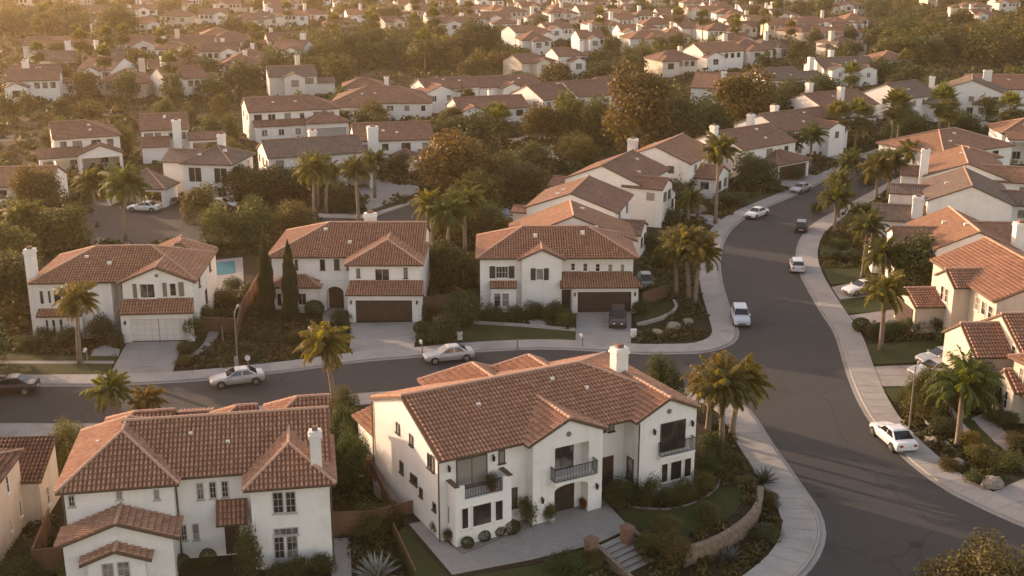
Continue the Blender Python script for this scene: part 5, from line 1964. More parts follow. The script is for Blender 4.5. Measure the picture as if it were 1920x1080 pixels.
for x0, x1, y0, y1, n in ((60, 960, 25, 110, 16), (960, 1640, 25, 110, 12), (20, 620, 110, 200, 8)):
    t = 0
    while n and t < 300:
        t += 1
        px, py = rp.uniform(x0, x1), rp.uniform(y0, y1)
        x, y = U(px, py)
        if any((x - a) ** 2 + (y - b) ** 2 < (q * .8) ** 2 for a, b, q in BLOCKED) or any(inside(P, x, y) for P in KEEPOUT):
            continue
        FP.append((px, palm(x, y, rp.uniform(8, 13), None, 'slim palms among the far houses', 'fan', rp.uniform(1.7, 2.2), lean=rp.uniform(-.5, .5), tone=(1.1, 1.05, .9))))
        n -= 1
FP.sort(key=lambda q: q[0])
for i, (px, t) in enumerate(FP):
    t['label'] = 'slim far fan palm, %s from left of those scattered among the far houses' % ordinal(i + 1)
TN = {DARK: 'dark green', OLIVE: 'olive', GREEN: 'green', BROWN: 'brown'}
for band, L in BELTS.items():
    L.sort(key=lambda q: q[0])
    for i, (px, t, tone) in enumerate(L):
        t['label'] = '%s round-crowned tree, %s from left in the %s' % (TN[tone], ordinal(i + 1), band)

# ----------------------------------------------------------------- cypresses, shrubs, agaves
for bx, by, top, lab in ((503, 601, 450, 'slim dark cypress left of the pair before the arched-entry house'), (547, 603, 458, 'slim dark cypress right of the pair before the arched-entry house')):
    x, y, hh = height_at(bx, by, top)
    o = linked('cypress_tree', CYPRESS, None, (x, y, 0), 0, (.78, .78, hh), (.55, .62, .72))
    tag(o, lab, 'tree', 'cypresses before the arched-entry house')
    BLOCKED.append((x, y, .8))

GS = 'garden shrubs'
RUST = (1.25, .98, .78)
SHR = [  # px, py, r, h, tone, kind, z, label
    (342, 1071, .55, 1.1, DARK, 'ball', .1, 'clipped ball shrub on the ground left of the brown door, front-left house'),
    (391, 1058, .52, 1.0, DARK, 'ball', .5, 'clipped ball topiary nearest the brown door of the front-left house'),
    (468, 1085, .85, 3.3, GREEN, 'bush', .1, 'tall leafy shrub hiding the right jamb of the front-left brown door'),
    (520, 1092, .8, 1.1, DARK, 'bush', 0, 'dark shrub below the tall gridded window, left of three'),
    (560, 1085, .9, 1.2, DARK, 'bush', 0, 'dark shrub below the tall gridded window, middle of three'),
    (603, 1078, .9, 1.2, DARK, 'bush', 0, 'dark shrub at the right corner of the front-left house'),
    (140, 1095, .9, 1.3, OLIVE, 'bush', 0, 'olive shrub at the left corner of the front gable'),
    (50, 1068, 1.3, 1.7, GREEN, 'bush', 0, 'green shrub inside the side yard left of the front-left house'),
    (30, 1100, 1.4, 1.7, DARK, 'bush', 0, 'dark shrub at the bottom-left corner of the photo'),
    (690, 1000, 1.2, 1.9, GREEN, 'bush', 0, 'loose green shrub in front of the brown fence, left of two'),
    (735, 990, 1.1, 1.7, DARK, 'bush', 0, 'darker shrub in front of the brown fence, right of two'),
    (877, 1027, .42, .7, DARK, 'ball', TZ, 'little round shrub in the gravel bed, first from the porch corner'),
    (908, 1014, .42, .7, DARK, 'ball', TZ, 'little round shrub in the gravel bed, second from the porch corner'),
    (936, 1004, .42, .7, DARK, 'ball', TZ, 'little round shrub in the gravel bed, third from the porch corner'),
    (960, 1000, .55, .9, DARK, 'ball', TZ, 'dark round shrub in the gravel bed, fourth and larger'),
    (985, 980, .95, 1.7, GREEN, 'bush', TZ, 'leafy green shrub between porch and arched entry of the corner house'),
    (965, 968, .7, 1.9, DARK, 'bush', TZ, 'tall dark shrub against the wall between porch and entry bay'),
    (845, 1016, .5, .9, DARK, 'bush', TZ, 'dark shrub at the downpipe corner of the big house'),
    (825, 1000, .6, .9, DARK, 'bush', TZ, 'dark shrub hugging the left wall beside the brown fence'),
    (1160, 945, 1.1, 1.6, DARK, 'bush', TZ, 'dark shrub mass right of the arched entry'),
    (1185, 940, .9, 1.4, DARK, 'bush', TZ, 'dark shrub left of the right bay corner'),
    (1222, 950, .75, 2.0, GREEN, 'bush', TZ, 'upright green shrub at the corner of the right bay'),
    (1255, 945, .9, 1.2, DARK, 'bush', TZ, 'dark shrub under the three ground windows, left'),
    (1285, 935, .9, 1.3, GREEN, 'bush', TZ, 'green shrub under the three ground windows, middle'),
    (1315, 922, .9, 1.4, OLIVE, 'bush', TZ, 'olive shrub under the three ground windows, right'),
    (1325, 890, 1.0, 1.6, DARK, 'bush', TZ, 'dark shrub off the right wall of the big house, near'),
    (1335, 855, 1.1, 1.8, DARK, 'bush', .4, 'dark shrub off the right wall of the big house, far'),
    (1375, 880, 1.1, 1.2, DARK, 'bush', .5, 'dark spreading shrub above the tan retaining wall'),
    (1395, 915, .8, .8, RUST, 'bush', .7, 'brownish low shrub at the top of the retaining wall'),
    (1250, 1000, 1.1, 1.0, OLIVE, 'bush', TZ, 'olive shrub on the lawn edge right of the brick pier'),
    (1265, 1045, 1.2, 1.5, RUST, 'bush', .5, 'reddish brown shrub at the lower end of the retaining wall'),
    (1215, 1030, .9, 1.0, OLIVE, 'bush', .6, 'olive shrub right beside the steps'),
    (1330, 970, 1.0, .9, OLIVE, 'bush', TZ, 'olive ground shrub on the lawn inside the wall'),
    (1440, 945, .9, .9, RUST, 'bush', 0, 'brown shrub between wall and pavement, upper'),
    (1440, 1010, .9, .8, DARK, 'bush', 0, 'dark shrub between wall and pavement, lower'),
    (1060, 1075, 1.3, 1.1, DARK, 'bush', .4, 'dark shrub at the bottom edge left of the steps'),
    (1110, 1060, .8, .8, RUST, 'bush', .4, 'brown shrub against the left wall of the steps'),
    (868, 612, 2.0, 3.2, DARK, 'bush', 0, 'large dark shrub left of the lawn of the shuttered-window house'),
    (832, 640, 1.6, 2.4, DARK, 'bush', 0, 'dark shrub behind the silver sedan on the cross street'),
    (925, 602, 1.2, 1.6, DARK, 'bush', 0, 'dark shrub under the lower-left window of the shuttered house'),
    (962, 602, 1.1, 1.5, DARK, 'bush', 0, 'dark shrub left of the wall-climbing tree'),
    (1000, 596, 1.2, 1.6, DARK, 'bush', 0, 'dark shrub before the wall-climbing tree'),
    (1040, 600, 1.3, 1.9, DARK, 'bush', 0, 'dark shrub right of the wall-climbing tree'),
    (1062, 612, 1.0, 1.4, OLIVE, 'bush', 0, 'olive shrub at the left edge of the drive with the dark vehicle'),
    (1205, 590, 1.1, 1.4, DARK, 'bush', 0, 'dark shrub right of the drive with the dark vehicle'),
    (1230, 560, 1.3, 1.6, DARK, 'bush', 0, 'dark shrub beside the right wall of the shuttered house'),
    (590, 592, 1.0, 1.6, DARK, 'ball', 0, 'round dark shrub left of the arched entry path'),
    (640, 608, 1.1, 1.3, DARK, 'bush', 0, 'dark shrub left of the brown garage door'),
    (795, 600, .9, 1.5, DARK, 'ball', 0, 'round shrub right of the brown double garage'),
    (790, 625, .8, 1.2, GREEN, 'ball', 0, 'clipped green shrub beside the drive of the brown double garage'),
    (793, 645, .7, 1.0, DARK, 'ball', 0, 'small clipped shrub at the street end of that same drive'),
    (525, 600, 1.0, 1.1, DARK, 'bush', 0, 'dark shrub between the two cypresses'),
    (90, 640, 1.2, 1.5, DARK, 'bush', 0, 'dark shrub below the lower windows of the chimneyed house'),
    (130, 650, 1.4, 1.8, DARK, 'bush', 0, 'dark shrub behind the lawn palm of the chimneyed house'),
    (190, 640, 1.5, 2.4, DARK, 'bush', 0, 'tall dark shrub in the recess of the chimneyed house'),
    (218, 650, .9, 1.4, DARK, 'bush', 0, 'dark shrub left of the white garage door'),
    (365, 640, 1.2, 2.4, DARK, 'bush', 0, 'tall dark shrub right of the white garage door'),
    (385, 612, 1.0, 2.0, DARK, 'bush', 0, 'dark shrub along the right wall of the chimneyed house'),
    (350, 665, 1.0, 1.2, GREEN, 'bush', 0, 'green shrub where the drive meets the curved path'),
    (345, 685, .8, .9, OLIVE, 'bush', 0, 'olive low shrub at the lower drive edge'),
    (50, 655, 1.1, 1.2, DARK, 'bush', 0, 'dark shrub at the far left lawn'),
    (1614, 622, .9, 1.4, DARK, 'ball', 0, 'clipped dark shrub nearest the pavement in the row by the garage drive'),
    (1640, 634, 1.0, 1.3, DARK, 'bush', 0, 'dark shrub second from the pavement in the row by the garage drive'),
    (1680, 628, 1.1, 1.3, DARK, 'bush', 0, 'dark shrub third from the pavement in the row by the garage drive'),
    (1715, 622, 1.1, 1.4, DARK, 'bush', 0, 'dark shrub fourth from the pavement in the row by the garage drive'),
    (1750, 622, 1.2, 1.6, DARK, 'bush', 0, 'dark shrub against the cream garage in the row by its drive'),
    (1772, 655, 1.0, 1.8, DARK, 'bush', 0, 'dark shrub at the gable corner behind the two parked cars'),
    (1700, 760, 1.0, 1.1, DARK, 'bush', 0, 'dark shrub left of the lamp post'),
    (1745, 790, 1.2, 1.5, OLIVE, 'bush', 0, 'olive shrub above the low white edging'),
    (1765, 815, 1.0, 1.3, DARK, 'bush', 0, 'dark shrub left of the wide yellow-green palm'),
    (1815, 840, 1.1, 1.2, GOLD, 'bush', 0, 'golden shrub at the foot of the wide palm'),
    (1840, 865, 1.3, 1.2, OLIVE, 'bush', 0, 'olive shrub on the curved bed below the lawn'),
    (1885, 880, 1.4, 1.2, OLIVE, 'bush', 0, 'olive shrub beside the bottom-right drive'),
    (1885, 800, 1.1, 1.1, GREEN, 'bush', 0, 'green shrub below the arched garage doors at the right edge'),
    (1910, 840, 1.2, 1.1, GREEN, 'bush', 0, 'green shrub at the right edge by the path end'),
    (1860, 790, .9, 1.0, GREEN, 'bush', 0, 'green shrub at the bend of the right-hand path'),
    (1780, 880, .9, .8, RUST, 'bush', 0, 'brown shrub in the rocky bed by the pavement'),
    (1825, 905, .8, .8, OLIVE, 'bush', 0, 'olive shrub in the rocky bed near the white post'),
    (1570, 470, 1.4, 1.4, DARK, 'bush', 0, 'dark shrub on the first bed of the right-hand pavement'),
    (1595, 492, 1.6, 1.4, DARK, 'bush', 0, 'dark shrub below the first right-hand lawn'),
    (1560, 488, 1.3, 1.2, DARK, 'bush', 0, 'dark shrub close to the pavement below the first right-hand lawn'),
    (1690, 520, 1.8, 1.8, DARK, 'bush', 0, 'dark shrub left of the dense tree by the orange roof'),
    (1680, 548, 1.4, 1.4, OLIVE, 'bush', 0, 'olive shrub behind the parked white car on the drive'),
    (1620, 345, 1.8, 1.6, OLIVE, 'bush', 0, 'olive shrub at the outer kerb of the bend'),
    (1625, 402, 2.2, 1.6, DARK, 'bush', 0, 'dark shrub under the thick palm pair'),
    (1600, 425, 2.0, 1.5, DARK, 'bush', 0, 'dark shrub beside the bushy palm'),
    (1485, 336, 2.0, 1.8, DARK, 'bush', 0, 'dark shrub on the bed left of the silver car at the bend'),
    (1440, 350, 2.0, 1.6, DARK, 'bush', 0, 'dark shrub at the drive of the two-chimney house'),
    (1370, 385, 2.4, 1.8, DARK, 'bush', 0, 'dark shrub left of the white car on the curving street'),
    (1310, 395, 2.2, 1.8, DARK, 'bush', 0, 'dark shrub under the tall slim palm'),
    (1250, 420, 2.0, 2.0, DARK, 'bush', 0, 'dark shrub in front of the porch house'),
    (1225, 470, 1.6, 2.0, DARK, 'bush', 0, 'dark shrub right of the broad terracotta gable'),
    (1245, 500, 1.5, 1.8, DARK, 'bush', 0, 'dark shrub above the palm clump of the shuttered house'),
    (440, 545, 1.2, 1.4, DARK, 'bush', 0, 'dark shrub below the turquoise pool'),
    (425, 570, 1.4, 1.6, OLIVE, 'bush', 0, 'olive shrub near the fence below the pool'),
    (560, 640, 1.2, 1.0, RUST, 'bush', 0, 'brown shrub on the planted slope left of the brown double garage'),
    (500, 640, 1.3, 1.0, DARK, 'bush', 0, 'dark shrub on the planted slope below the left cypress'),
    (600, 650, 1.1, 1.0, DARK, 'bush', 0, 'dark shrub on the slope by the golden palm head'),
]
for px, py, r, hh, tone, kind, z, lab in SHR:
    x, y = U(px, py, z)
    shrub(x, y, r, hh, tone, lab, GS, z if kind == 'ball' or z >= TZ else z, kind)
ts = MB()
x, y = U(391, 1058, .1)
ts.tube([(x, y, 0), (x, y, .5)], .05, 6)
tag(ts.build('topiary_stem', BARK), 'thin stem under the clipped ball topiary by the brown door', 'plant stem')
for px, py, r, z, k, tone, lab in ((707, 1088, 1.75, .1, 0, (1, 1, 1), 'big silver agave in front of the brown fence'), (1432, 905, 1.25, .1, 1, (.35, .4, .36), 'dark spiky agave at the pavement edge beyond the retaining wall'),
                                   (1432, 1003, .9, 0, 1, (.8, .85, .9), 'grey agave beside the pavement below the retaining wall'), (1370, 1050, 1.0, 0, 1, (.5, .55, .55), 'dull agave at the foot of the tan retaining wall')):
    x, y = U(px, py, z)
    tag(linked('agave', AGAVE[k], None, (x, y, z), 0, (r, r, r), tone), lab, 'agave', 'agaves in the front gardens')
x, y = U(1835, 1024, 4.0)
tree(x, y - 1.2, 3.4, 4.3, OLIVE, 'golden-green round tree at the bottom-right corner, closest to the camera', GT, 'near')

# ----------------------------------------------------------------- ground cover nobody could count
def clumps(name, polys, per, size, tone_mat, n_leaf, seed, hmin=.15, hmax=.5, label=None, avoid=True, z=0.0, count=None):
    rng = np.random.default_rng(seed)
    rr = random.Random(seed)
    C, A, B = [], [], []
    for P, zf in polys:
        xs, ys = [p[0] for p in P], [p[1] for p in P]
        ar = abs(sum(P[i][0] * P[(i + 1) % len(P)][1] - P[(i + 1) % len(P)][0] * P[i][1] for i in range(len(P)))) / 2
        n = int(ar * per)
        for _ in range(n):
            for _t in range(12):
                x, y = rr.uniform(min(xs), max(xs)), rr.uniform(min(ys), max(ys))
                if inside(P, x, y):
                    break
            else:
                continue
            if avoid and (any(inside(Q, x, y) for Q in KEEPOUT) or any(dist_line(w, x, y) < hw + .25 for w, hw in WALKS if min(abs(q[1] - y) for q in w) < 6)):
                continue
            s = rr.uniform(*size)
            hh = s * rr.uniform(.5, .95)
            D = rng.normal(size=(n_leaf, 3))
            D /= np.linalg.norm(D, axis=1)[:, None]
            D[:, 2] = np.abs(D[:, 2])
            c = D * np.array([s, s, hh]) * rng.uniform(.6, 1, (n_leaf, 1)) + np.array([x, y, zf])
            a, b = leaf_axes(rng, D, s * .27)
            C.append(c)
            A.append(a)
            B.append(b)
    me = quads_mesh(name, np.concatenate(C), np.concatenate(A), np.concatenate(B), tone_mat)
    o = linked(name, me)
    return tag(o, label, None, None, 'stuff')


GC = m_leaf('low_planting', (0.030, 0.029, 0.011), (0.110, 0.098, 0.040), 0.25, patch=(.35, (1.4, 1.08, .8), (.8, 1.0, .8)))
GCF = m_leaf('scrub', (0.026, 0.028, 0.010), (0.082, 0.080, 0.029), 0.25, patch=(.09, (1.6, 1.25, .9), (.7, .95, .75)))


def pp(px, z=0.0):
    return ([U(x, y, z) for x, y in px], z)


clumps('ground_cover', [
    pp([(1318, 815), (1365, 852), (1402, 888), (1418, 930), (1400, 965), (1345, 1008), (1275, 1036), (1200, 1005), (1230, 960), (1340, 925), (1345, 890)], TZ), pp([(1130, 950), (1190, 925), (1240, 950), (1320, 905), (1345, 915), (1310, 940), (1190, 955)], TZ),
    pp([(1325, 800), (1372, 800), (1404, 846), (1430, 882), (1462, 926), (1474, 966), (1466, 1015), (1441, 1048), (1390, 1080), (1270, 1080), (1275, 1045), (1345, 1020), (1402, 980), (1424, 932), (1400, 880)]),
    pp([(335, 690), (350, 672), (405, 640), (420, 610), (650, 600), (655, 668), (500, 688), (330, 702)]),
    pp([(1000, 1058), (1120, 1025), (1150, 1085), (1000, 1110)], .3), pp([(1186, 1000), (1280, 1040), (1255, 1085), (1225, 1085), (1182, 1020)], .5),
    pp([(1195, 632), (1240, 610), (1330, 618), (1312, 634), (1270, 642), (1188, 642)]), pp([(790, 610), (870, 600), (870, 642), (780, 650)]),
    pp([(890, 590), (1060, 585), (1078, 620), (880, 610)]), pp([(1190, 560), (1330, 520), (1335, 600), (1200, 600)]),
    pp([(0, 640), (235, 640), (215, 672), (0, 660)]), pp([(1690, 760), (1760, 770), (1800, 840), (1900, 880), (1850, 925), (1793, 890), (1702, 800)]),
    pp([(1600, 612), (1770, 608), (1780, 645), (1620, 645)]), pp([(1800, 720), (1900, 770), (1930, 860), (1860, 800), (1790, 760)]),
    pp([(1540, 440), (1700, 400), (1720, 500), (1545, 520)]), pp([(620, 1010), (760, 985), (850, 1085), (620, 1090)]), pp([(0, 980), (110, 960), (130, 1090), (0, 1090)]),
    pp([(625, 770), (690, 770), (730, 950), (620, 960)]), pp([(1200, 480), (1320, 440), (1315, 520), (1210, 540)]), pp([(0, 430), (130, 420), (60, 500), (45, 640), (0, 650)]), pp([(780, 480), (890, 470), (890, 600), (800, 610)]), pp([(455, 545), (498, 520), (490, 600), (440, 620)]), pp([(400, 440), (560, 440), (520, 480), (420, 480)]), pp([(400, 560), (490, 540), (490, 600), (390, 610)])],
    3.4, (.25, .75), GC, 22, 3, label='low mixed planting in the front garden beds')
clumps('scrub', [pp([(1190, 300), (1420, 260), (1520, 330), (1340, 440), (1200, 420)]), pp([(1540, 260), (1920, 230), (1720, 420), (1600, 430), (1590, 300)]), pp([(0, 330), (480, 330), (1000, 260), (1180, 330), (1000, 420), (880, 470), (780, 470), (520, 430), (400, 480), (0, 480)])],
       .42, (.6, 1.7), GCF, 30, 4, label='scrubby garden growth between the middle houses')
far_poly = pp([(-60, 330), (2000, 330), (2000, 110), (-60, 110)])
clumps('undergrowth', [far_poly], .085, (.8, 2.2), GCF, 26, 6, label='undergrowth between the far houses')
clumps('distant_woodland', [pp([(-60, 110), (2000, 110), (2000, -6), (-60, -6)])], .017, (1.8, 4.6), GCF, 22, 8, label='far-off wood and scrub that reads as one mass')
# ================================================================= vehicles and small things
PAINTS = {'silver': m_plain('silver_paint', (0.42, 0.41, 0.39), .3, .6, .4), 'white': m_plain('white_paint', (0.68, 0.67, 0.65), .25, .6), 'dark': m_plain('dark_paint', (0.035, 0.028, 0.026), .25, .6), 'blue': m_plain('pale_blue_paint', (0.48, 0.52, 0.56), .25, .6)}
CGLASS = m_plain('car_glass', (0.015, 0.017, 0.02), .05, .7)
RUBBER = m_plain('tyre_rubber', (0.02, 0.02, 0.02), .9, .2)
RIM = m_plain('alloy_rim', (0.35, 0.34, 0.33), .3, .6, .7)
LIGHT_W = m_plain('headlight_lens', (0.6, 0.6, 0.58), .1, .6)
LIGHT_R = m_plain('red_lens', (0.35, 0.02, 0.015), .2, .6)
BLACKP = m_plain('black_plastic', (0.03, 0.03, 0.03), .6)


def loft(mb, secs, m=0):
    n = len(secs[0])
    v = [p for s in secs for p in s]
    f = []
    for i in range(len(secs) - 1):
        for k in range(n):
            f.append((i * n + k, i * n + (k + 1) % n, (i + 1) * n + (k + 1) % n, (i + 1) * n + k))
    f.append(tuple(range(n))[::-1])
    f.append(tuple((len(secs) - 1) * n + k for k in range(n)))
    mb.mesh(v, f, m)


def make_car(kind, paint, label, group=None, cat='car'):
    root = tag(empty('parked_car', (0, 0, 0)), label, cat, group)
    P = PAINTS[paint]
    if kind == 'suv':
        st = [(-2.2, .80, .42, .82, 1.00), (-2.1, .88, .30, .85, 1.06), (-1.2, .91, .28, .88, 1.08), (.8, .91, .28, .88, 1.06), (1.5, .90, .28, .84, 1.02), (2.1, .84, .30, .74, .92), (2.25, .74, .40, .66, .80)]
        cab = (-2.08, -1.85, .35, .98, 1.05, 1.66)
    elif kind == 'hatch':
        st = [(-1.95, .76, .42, .78, .96), (-1.85, .84, .28, .82, 1.0), (-1.0, .87, .26, .84, 1.0), (.7, .87, .26, .82, .98), (1.3, .86, .26, .78, .92), (1.85, .80, .28, .68, .80), (2.0, .68, .38, .6, .70)]
        cab = (-1.85, -1.45, .2, .95, .97, 1.48)
    else:
        st = [(-2.3, .74, .42, .72, .88), (-2.2, .85, .30, .78, .95), (-1.5, .89, .26, .80, .97), (-.2, .90, .25, .78, .93), (.9, .90, .25, .77, .92), (1.7, .88, .26, .72, .84), (2.2, .80, .30, .62, .72), (2.35, .66, .38, .56, .64)]
        cab = (-1.75, -1.0, .15, 1.0, .91, 1.42)
    mb = MB()
    secs = []
    for x, w, zb, zs, zt in st:
        secs.append([(x, -w * .92, zb), (x, -w, (zb + zs) / 2), (x, -w * .99, zs), (x, -w * .86, zt - .02), (x, -w * .5, zt + .01), (x, w * .5, zt + .01), (x, w * .86, zt - .02), (x, w * .99, zs), (x, w, (zb + zs) / 2), (x, w * .92, zb)])
    loft(mb, secs)
    xa, xb, xc, xd, zb, zt = cab
    wb, wt = .76, .60
    if kind == 'suv':
        wb, wt = .80, .66
    cs = [[(xa, -wb, zb), (xb, -wt, zt - .05), (xb + .12, -wt * .8, zt), (xb + .12, wt * .8, zt), (xb, wt, zt - .05), (xa, wb, zb)]]
    cs.append([(xd, -wb, zb - .02), (xc, -wt, zt - .05), (xc - .12, -wt * .8, zt), (xc - .12, wt * .8, zt), (xc, wt, zt - .05), (xd, wb, zb - .02)])
    loft(mb, cs)
    body = mb.build('body', P, root)
    bv = body.modifiers.new('bevel', 'BEVEL')
    bv.width = .035
    bv.segments = 2
    bv.limit_method = 'ANGLE'
    bv.angle_limit = math.radians(25)
    e = .012

    def glass(pts, name):
        n = (Vector(pts[1]) - Vector(pts[0])).cross(Vector(pts[2]) - Vector(pts[0])).normalized()
        c = sum((Vector(p) for p in pts), Vector()) / len(pts)
        if n.dot(c - Vector((0, 0, .8))) < 0:
            n = -n
        G = MB()
        a = [Vector(p) + n * .012 for p in pts]
        b = [Vector(p) - n * .01 for p in pts]
        G.face(a)
        G.face(b[::-1])
        for i in range(len(a)):
            j = (i + 1) % len(a)
            G.face([b[i], b[j], a[j], a[i]])
        G.build(name, CGLASS, root)

    def L(p, q, t):
        return tuple(p[i] + (q[i] - p[i]) * t for i in range(3))
    # windscreen and rear window
    for x0, x1, nm in ((xd, xc, 'windscreen'), (xa, xb, 'rear_window')):
        z0 = zb - (.02 if x0 == xd else 0)
        A_, B_, C_, D_ = (x0, -wb * .94, z0), (x0, wb * .94, z0), (x1, wt * .94, zt - .05), (x1, -wt * .94, zt - .05)
        glass([L(A_, D_, .1), L(B_, C_, .1), L(B_, C_, .95), L(A_, D_, .95)], nm)
    for s in (-1, 1):
        b0, b1, t0, t1 = (xa + .22, s * wb, zb), (xd - .12, s * wb, zb - .02), (xb + .12, s * wt, zt - .05), (xc - .05, s * wt, zt - .05)
        for u0, u1 in ((.03, .47), (.52, .97)):
            q0, q1, q2, q3 = L(b0, b1, u0), L(b0, b1, u1), L(t0, t1, u1), L(t0, t1, u0)
            glass([L(q0, q3, .12), L(q1, q2, .12), L(q1, q2, .92), L(q0, q3, .92)], 'side_window')
    xf, xr = st[-1][0], st[0][0]
    r = .33 if kind != 'suv' else .37
    for wx in (xf - .88, xr + .82):
        for s in (-1, 1):
            yw = s * .80
            A = MB()
            A.tube([(wx, s * .70, r), (wx, s * .915, r)], r + .06, 18)
            A.build('wheel_arch', BLACKP, root)
            T = MB()
            T.tube([(wx, s * .72, r), (wx, s * .93, r)], r, 18)
            t = T.build('wheel', RUBBER, root)
            Rm = MB()
            Rm.tube([(wx, s * .90, r), (wx, s * .94, r)], r * .66, 12)
            for k in range(5):
                a = k * 1.2566
                Rm.bar((wx, s * .945, r), (wx + math.cos(a) * r * .6, s * .945, r + math.sin(a) * r * .6), .06, .02)
            Rm.build('rim', RIM, t)
    for s in (-1, 1):
        B = MB()
        w = st[-1][1]
        B.box(xf - .16, xf + .01, s * w * .55 - .14, s * w * .55 + .14, st[-1][3] - .02, st[-1][3] + .1)
        B.build('headlight', LIGHT_W, root)
        B = MB()
        w = st[0][1]
        B.box(xr - .012, xr + .06, s * w * .72 - .14, s * w * .72 + .12, st[0][3] - .1, st[0][3] + .08)
        B.build('tail_light', LIGHT_R, root)
    B = MB()
    B.box(xr - .015, xr + .02, -.26, .26, .52, .64)
    B.build('number_plate', LIGHT_W, root)
    B = MB()
    B.box(xf - .03, xf + .012, -.4, .4, .42, .56)
    B.build('grille', BLACKP, root)
    for s in (-1, 1):
        B = MB()
        B.box(xd - .25, xd - .08, s * wb - .0 if s > 0 else s * wb - .16, s * wb + .16 if s > 0 else s * wb, zb + .02, zb + .14)
        B.build('door_mirror', P, root)
    return root


def put_car(c, a, b, z=0.02, sc=1.0):
    """a rear and b front contact points, in photo coordinates"""
    pa, pb = Vector(U(*a, z)), Vector(U(*b, z))
    d = pb - pa
    m = (pa + pb) / 2
    c.location = (m.x, m.y, z)
    c.rotation_euler = (0, 0, math.atan2(d.y, d.x))
    c.scale = (sc, sc, sc)
    BLOCKED.append((m.x, m.y, 2))


GC_ = 'cars parked along the streets and drives'
for kind, paint, a, b, z, sc, lab in [
    ('sedan', 'silver', (489, 714), (402, 724), .02, 1.0, 'silver sedan by the kerb below the planted slope, nose to the left'),
    ('sedan', 'silver', (881, 671), (801, 679), .02, 1.0, 'silver sedan on the cross street between golden palm and corner house roof'),
    ('sedan', 'dark', (64, 734), (-28, 737), .02, 1.05, 'dark sedan cut by the left edge of the photo'),
    ('suv', 'blue', (1384, 590), (1392, 618), .02, .95, 'pale blue-white sport utility car facing the camera at the street corner'),
    ('sedan', 'white', (1697, 850), (1651, 810), .02, 1.05, 'white sedan parked nearest the camera on the right kerb, tail towards us'),
    ('suv', 'white', (1496, 516), (1492, 496), .02, .9, 'white car seen from behind, next to the first right-hand lawn'),
    ('suv', 'dark', (1501, 440), (1503, 424), .02, .9, 'dark car with pale roof at the tip of the right-hand pavement'),
    ('sedan', 'white', (1431, 402), (1405, 411), .02, .95, 'white sedan parked on the left kerb near the very tall palm'),
    ('sedan', 'silver', (1514, 355), (1487, 364), .02, .95, 'silver sedan parked at the bend of the street'),
    ('sedan', 'white', (1642, 545), (1590, 553), .1, 1.0, 'white sedan on the right-hand drive below the first lawn'),
    ('sedan', 'silver', (1800, 676), (1728, 684), .1, 1.0, 'silver sedan on the wide right-hand drive, farther of two'),
    ('sedan', 'silver', (1790, 700), (1712, 708), .1, 1.0, 'silver sedan on the wide right-hand drive, nearer of two'),
    ('suv', 'dark', (1158, 597), (1158, 616), .1, .95, 'dark sport utility car on the drive under the five small windows'),
    ('sedan', 'white', (1672, 251), (1706, 249), .02, 1.0, 'white sedan far up the street below the fan palms'),
    ('sedan', 'white', (288, 396), (254, 395), .02, 1.0, 'white sedan on the dry asphalt left of the carport'),
    ('sedan', 'white', (398, 389), (434, 390), .02, 1.0, 'white sedan half hidden by the scraggy olive tree'),
    ('hatch', 'dark', (1206, 528), (1216, 548), .02, 1.0, 'dark hatchback beside the right wall of the shuttered-window house'),
]:
    put_car(make_car(kind, paint, lab, GC_), a, b, z, sc)

# ----------------------------------------------------------------- fences and walls
def fence(px, hgt, label, z=0.0, group='wooden garden fences', step=.16):
    P = [Vector((*U(x, y, z), z)) for x, y in px]
    root = tag(empty('wooden_fence', P[0], 0), label, 'fence', group)
    B, K = MB(), MB()
    for a, b in zip(P[:-1], P[1:]):
        L = (b - a).length
        d = (b - a) / L
        n = max(1, int(L / step))
        nrm = Vector((-d.y, d.x, 0)) * .012
        for i in range(n):
            q0, q1 = a + d * (L * i / n + .006) - P[0], a + d * (L * (i + 1) / n - .006) - P[0]
            t = hgt + random.uniform(-.015, .015)
            o = nrm * (1 if i % 2 else -1) * .4
            vs = []
            for q in (q0, q1):
                for s in (-1, 1):
                    vs += [q + nrm * s + o, q + nrm * s + o + Vector((0, 0, t))]
            B.mesh(vs, [(0, 1, 5, 4), (2, 6, 7, 3), (0, 2, 3, 1), (4, 5, 7, 6), (1, 3, 7, 5)])
        K.bar(a - P[0] + Vector((0, 0, hgt + .04)), b - P[0] + Vector((0, 0, hgt + .04)), .14, .05)
    B.build('boards', FENCEW, root)
    K.build('cap_rail', FENCEW, root)
    for a, b in zip(P[:-1], P[1:]):
        n = max(1, round((b - a).length / 2.4))
        for i in range(n):
            q = a.lerp(b, i / n) - P[0]
            C_ = MB()
            C_.box(q.x - .07, q.x + .07, q.y - .07, q.y + .07, 0, hgt + .1)
            C_.build('post', FENCEW, root)
    return root


fence([(617, 1008), (690, 1006), (740, 994), (803, 978)], 1.75, 'brown board fence joining the front-left house to the corner house')
fence([(742, 994), (706, 920), (672, 860), (640, 805)], 1.6, 'long sunlit side fence running back between the two front houses')
fence([(690, 905), (737, 897)], 1.7, 'short cross fence against the left wall of the corner house')
fence([(446, 640), (455, 600), (500, 520)], 1.8, 'tall fence running back beside the left cypress')
fence([(378, 622), (446, 626)], 1.5, 'low brown fence right of the chimneyed house')
fence([(795, 585), (845, 580)], 1.6, 'brown fence right of the brown double garage')
fence([(66, 1080), (122, 1074)], 1.7, 'brown fence at the left corner of the front-left house')
fence([(66, 1079), (97, 1000)], 1.7, 'lit side fence left of the front-left house')
fence([(893, 590), (850, 560)], 1.5, 'short fence left of the shuttered-window house')
fence([(1205, 575), (1250, 560)], 1.5, 'dark short fence right of the shuttered-window house')


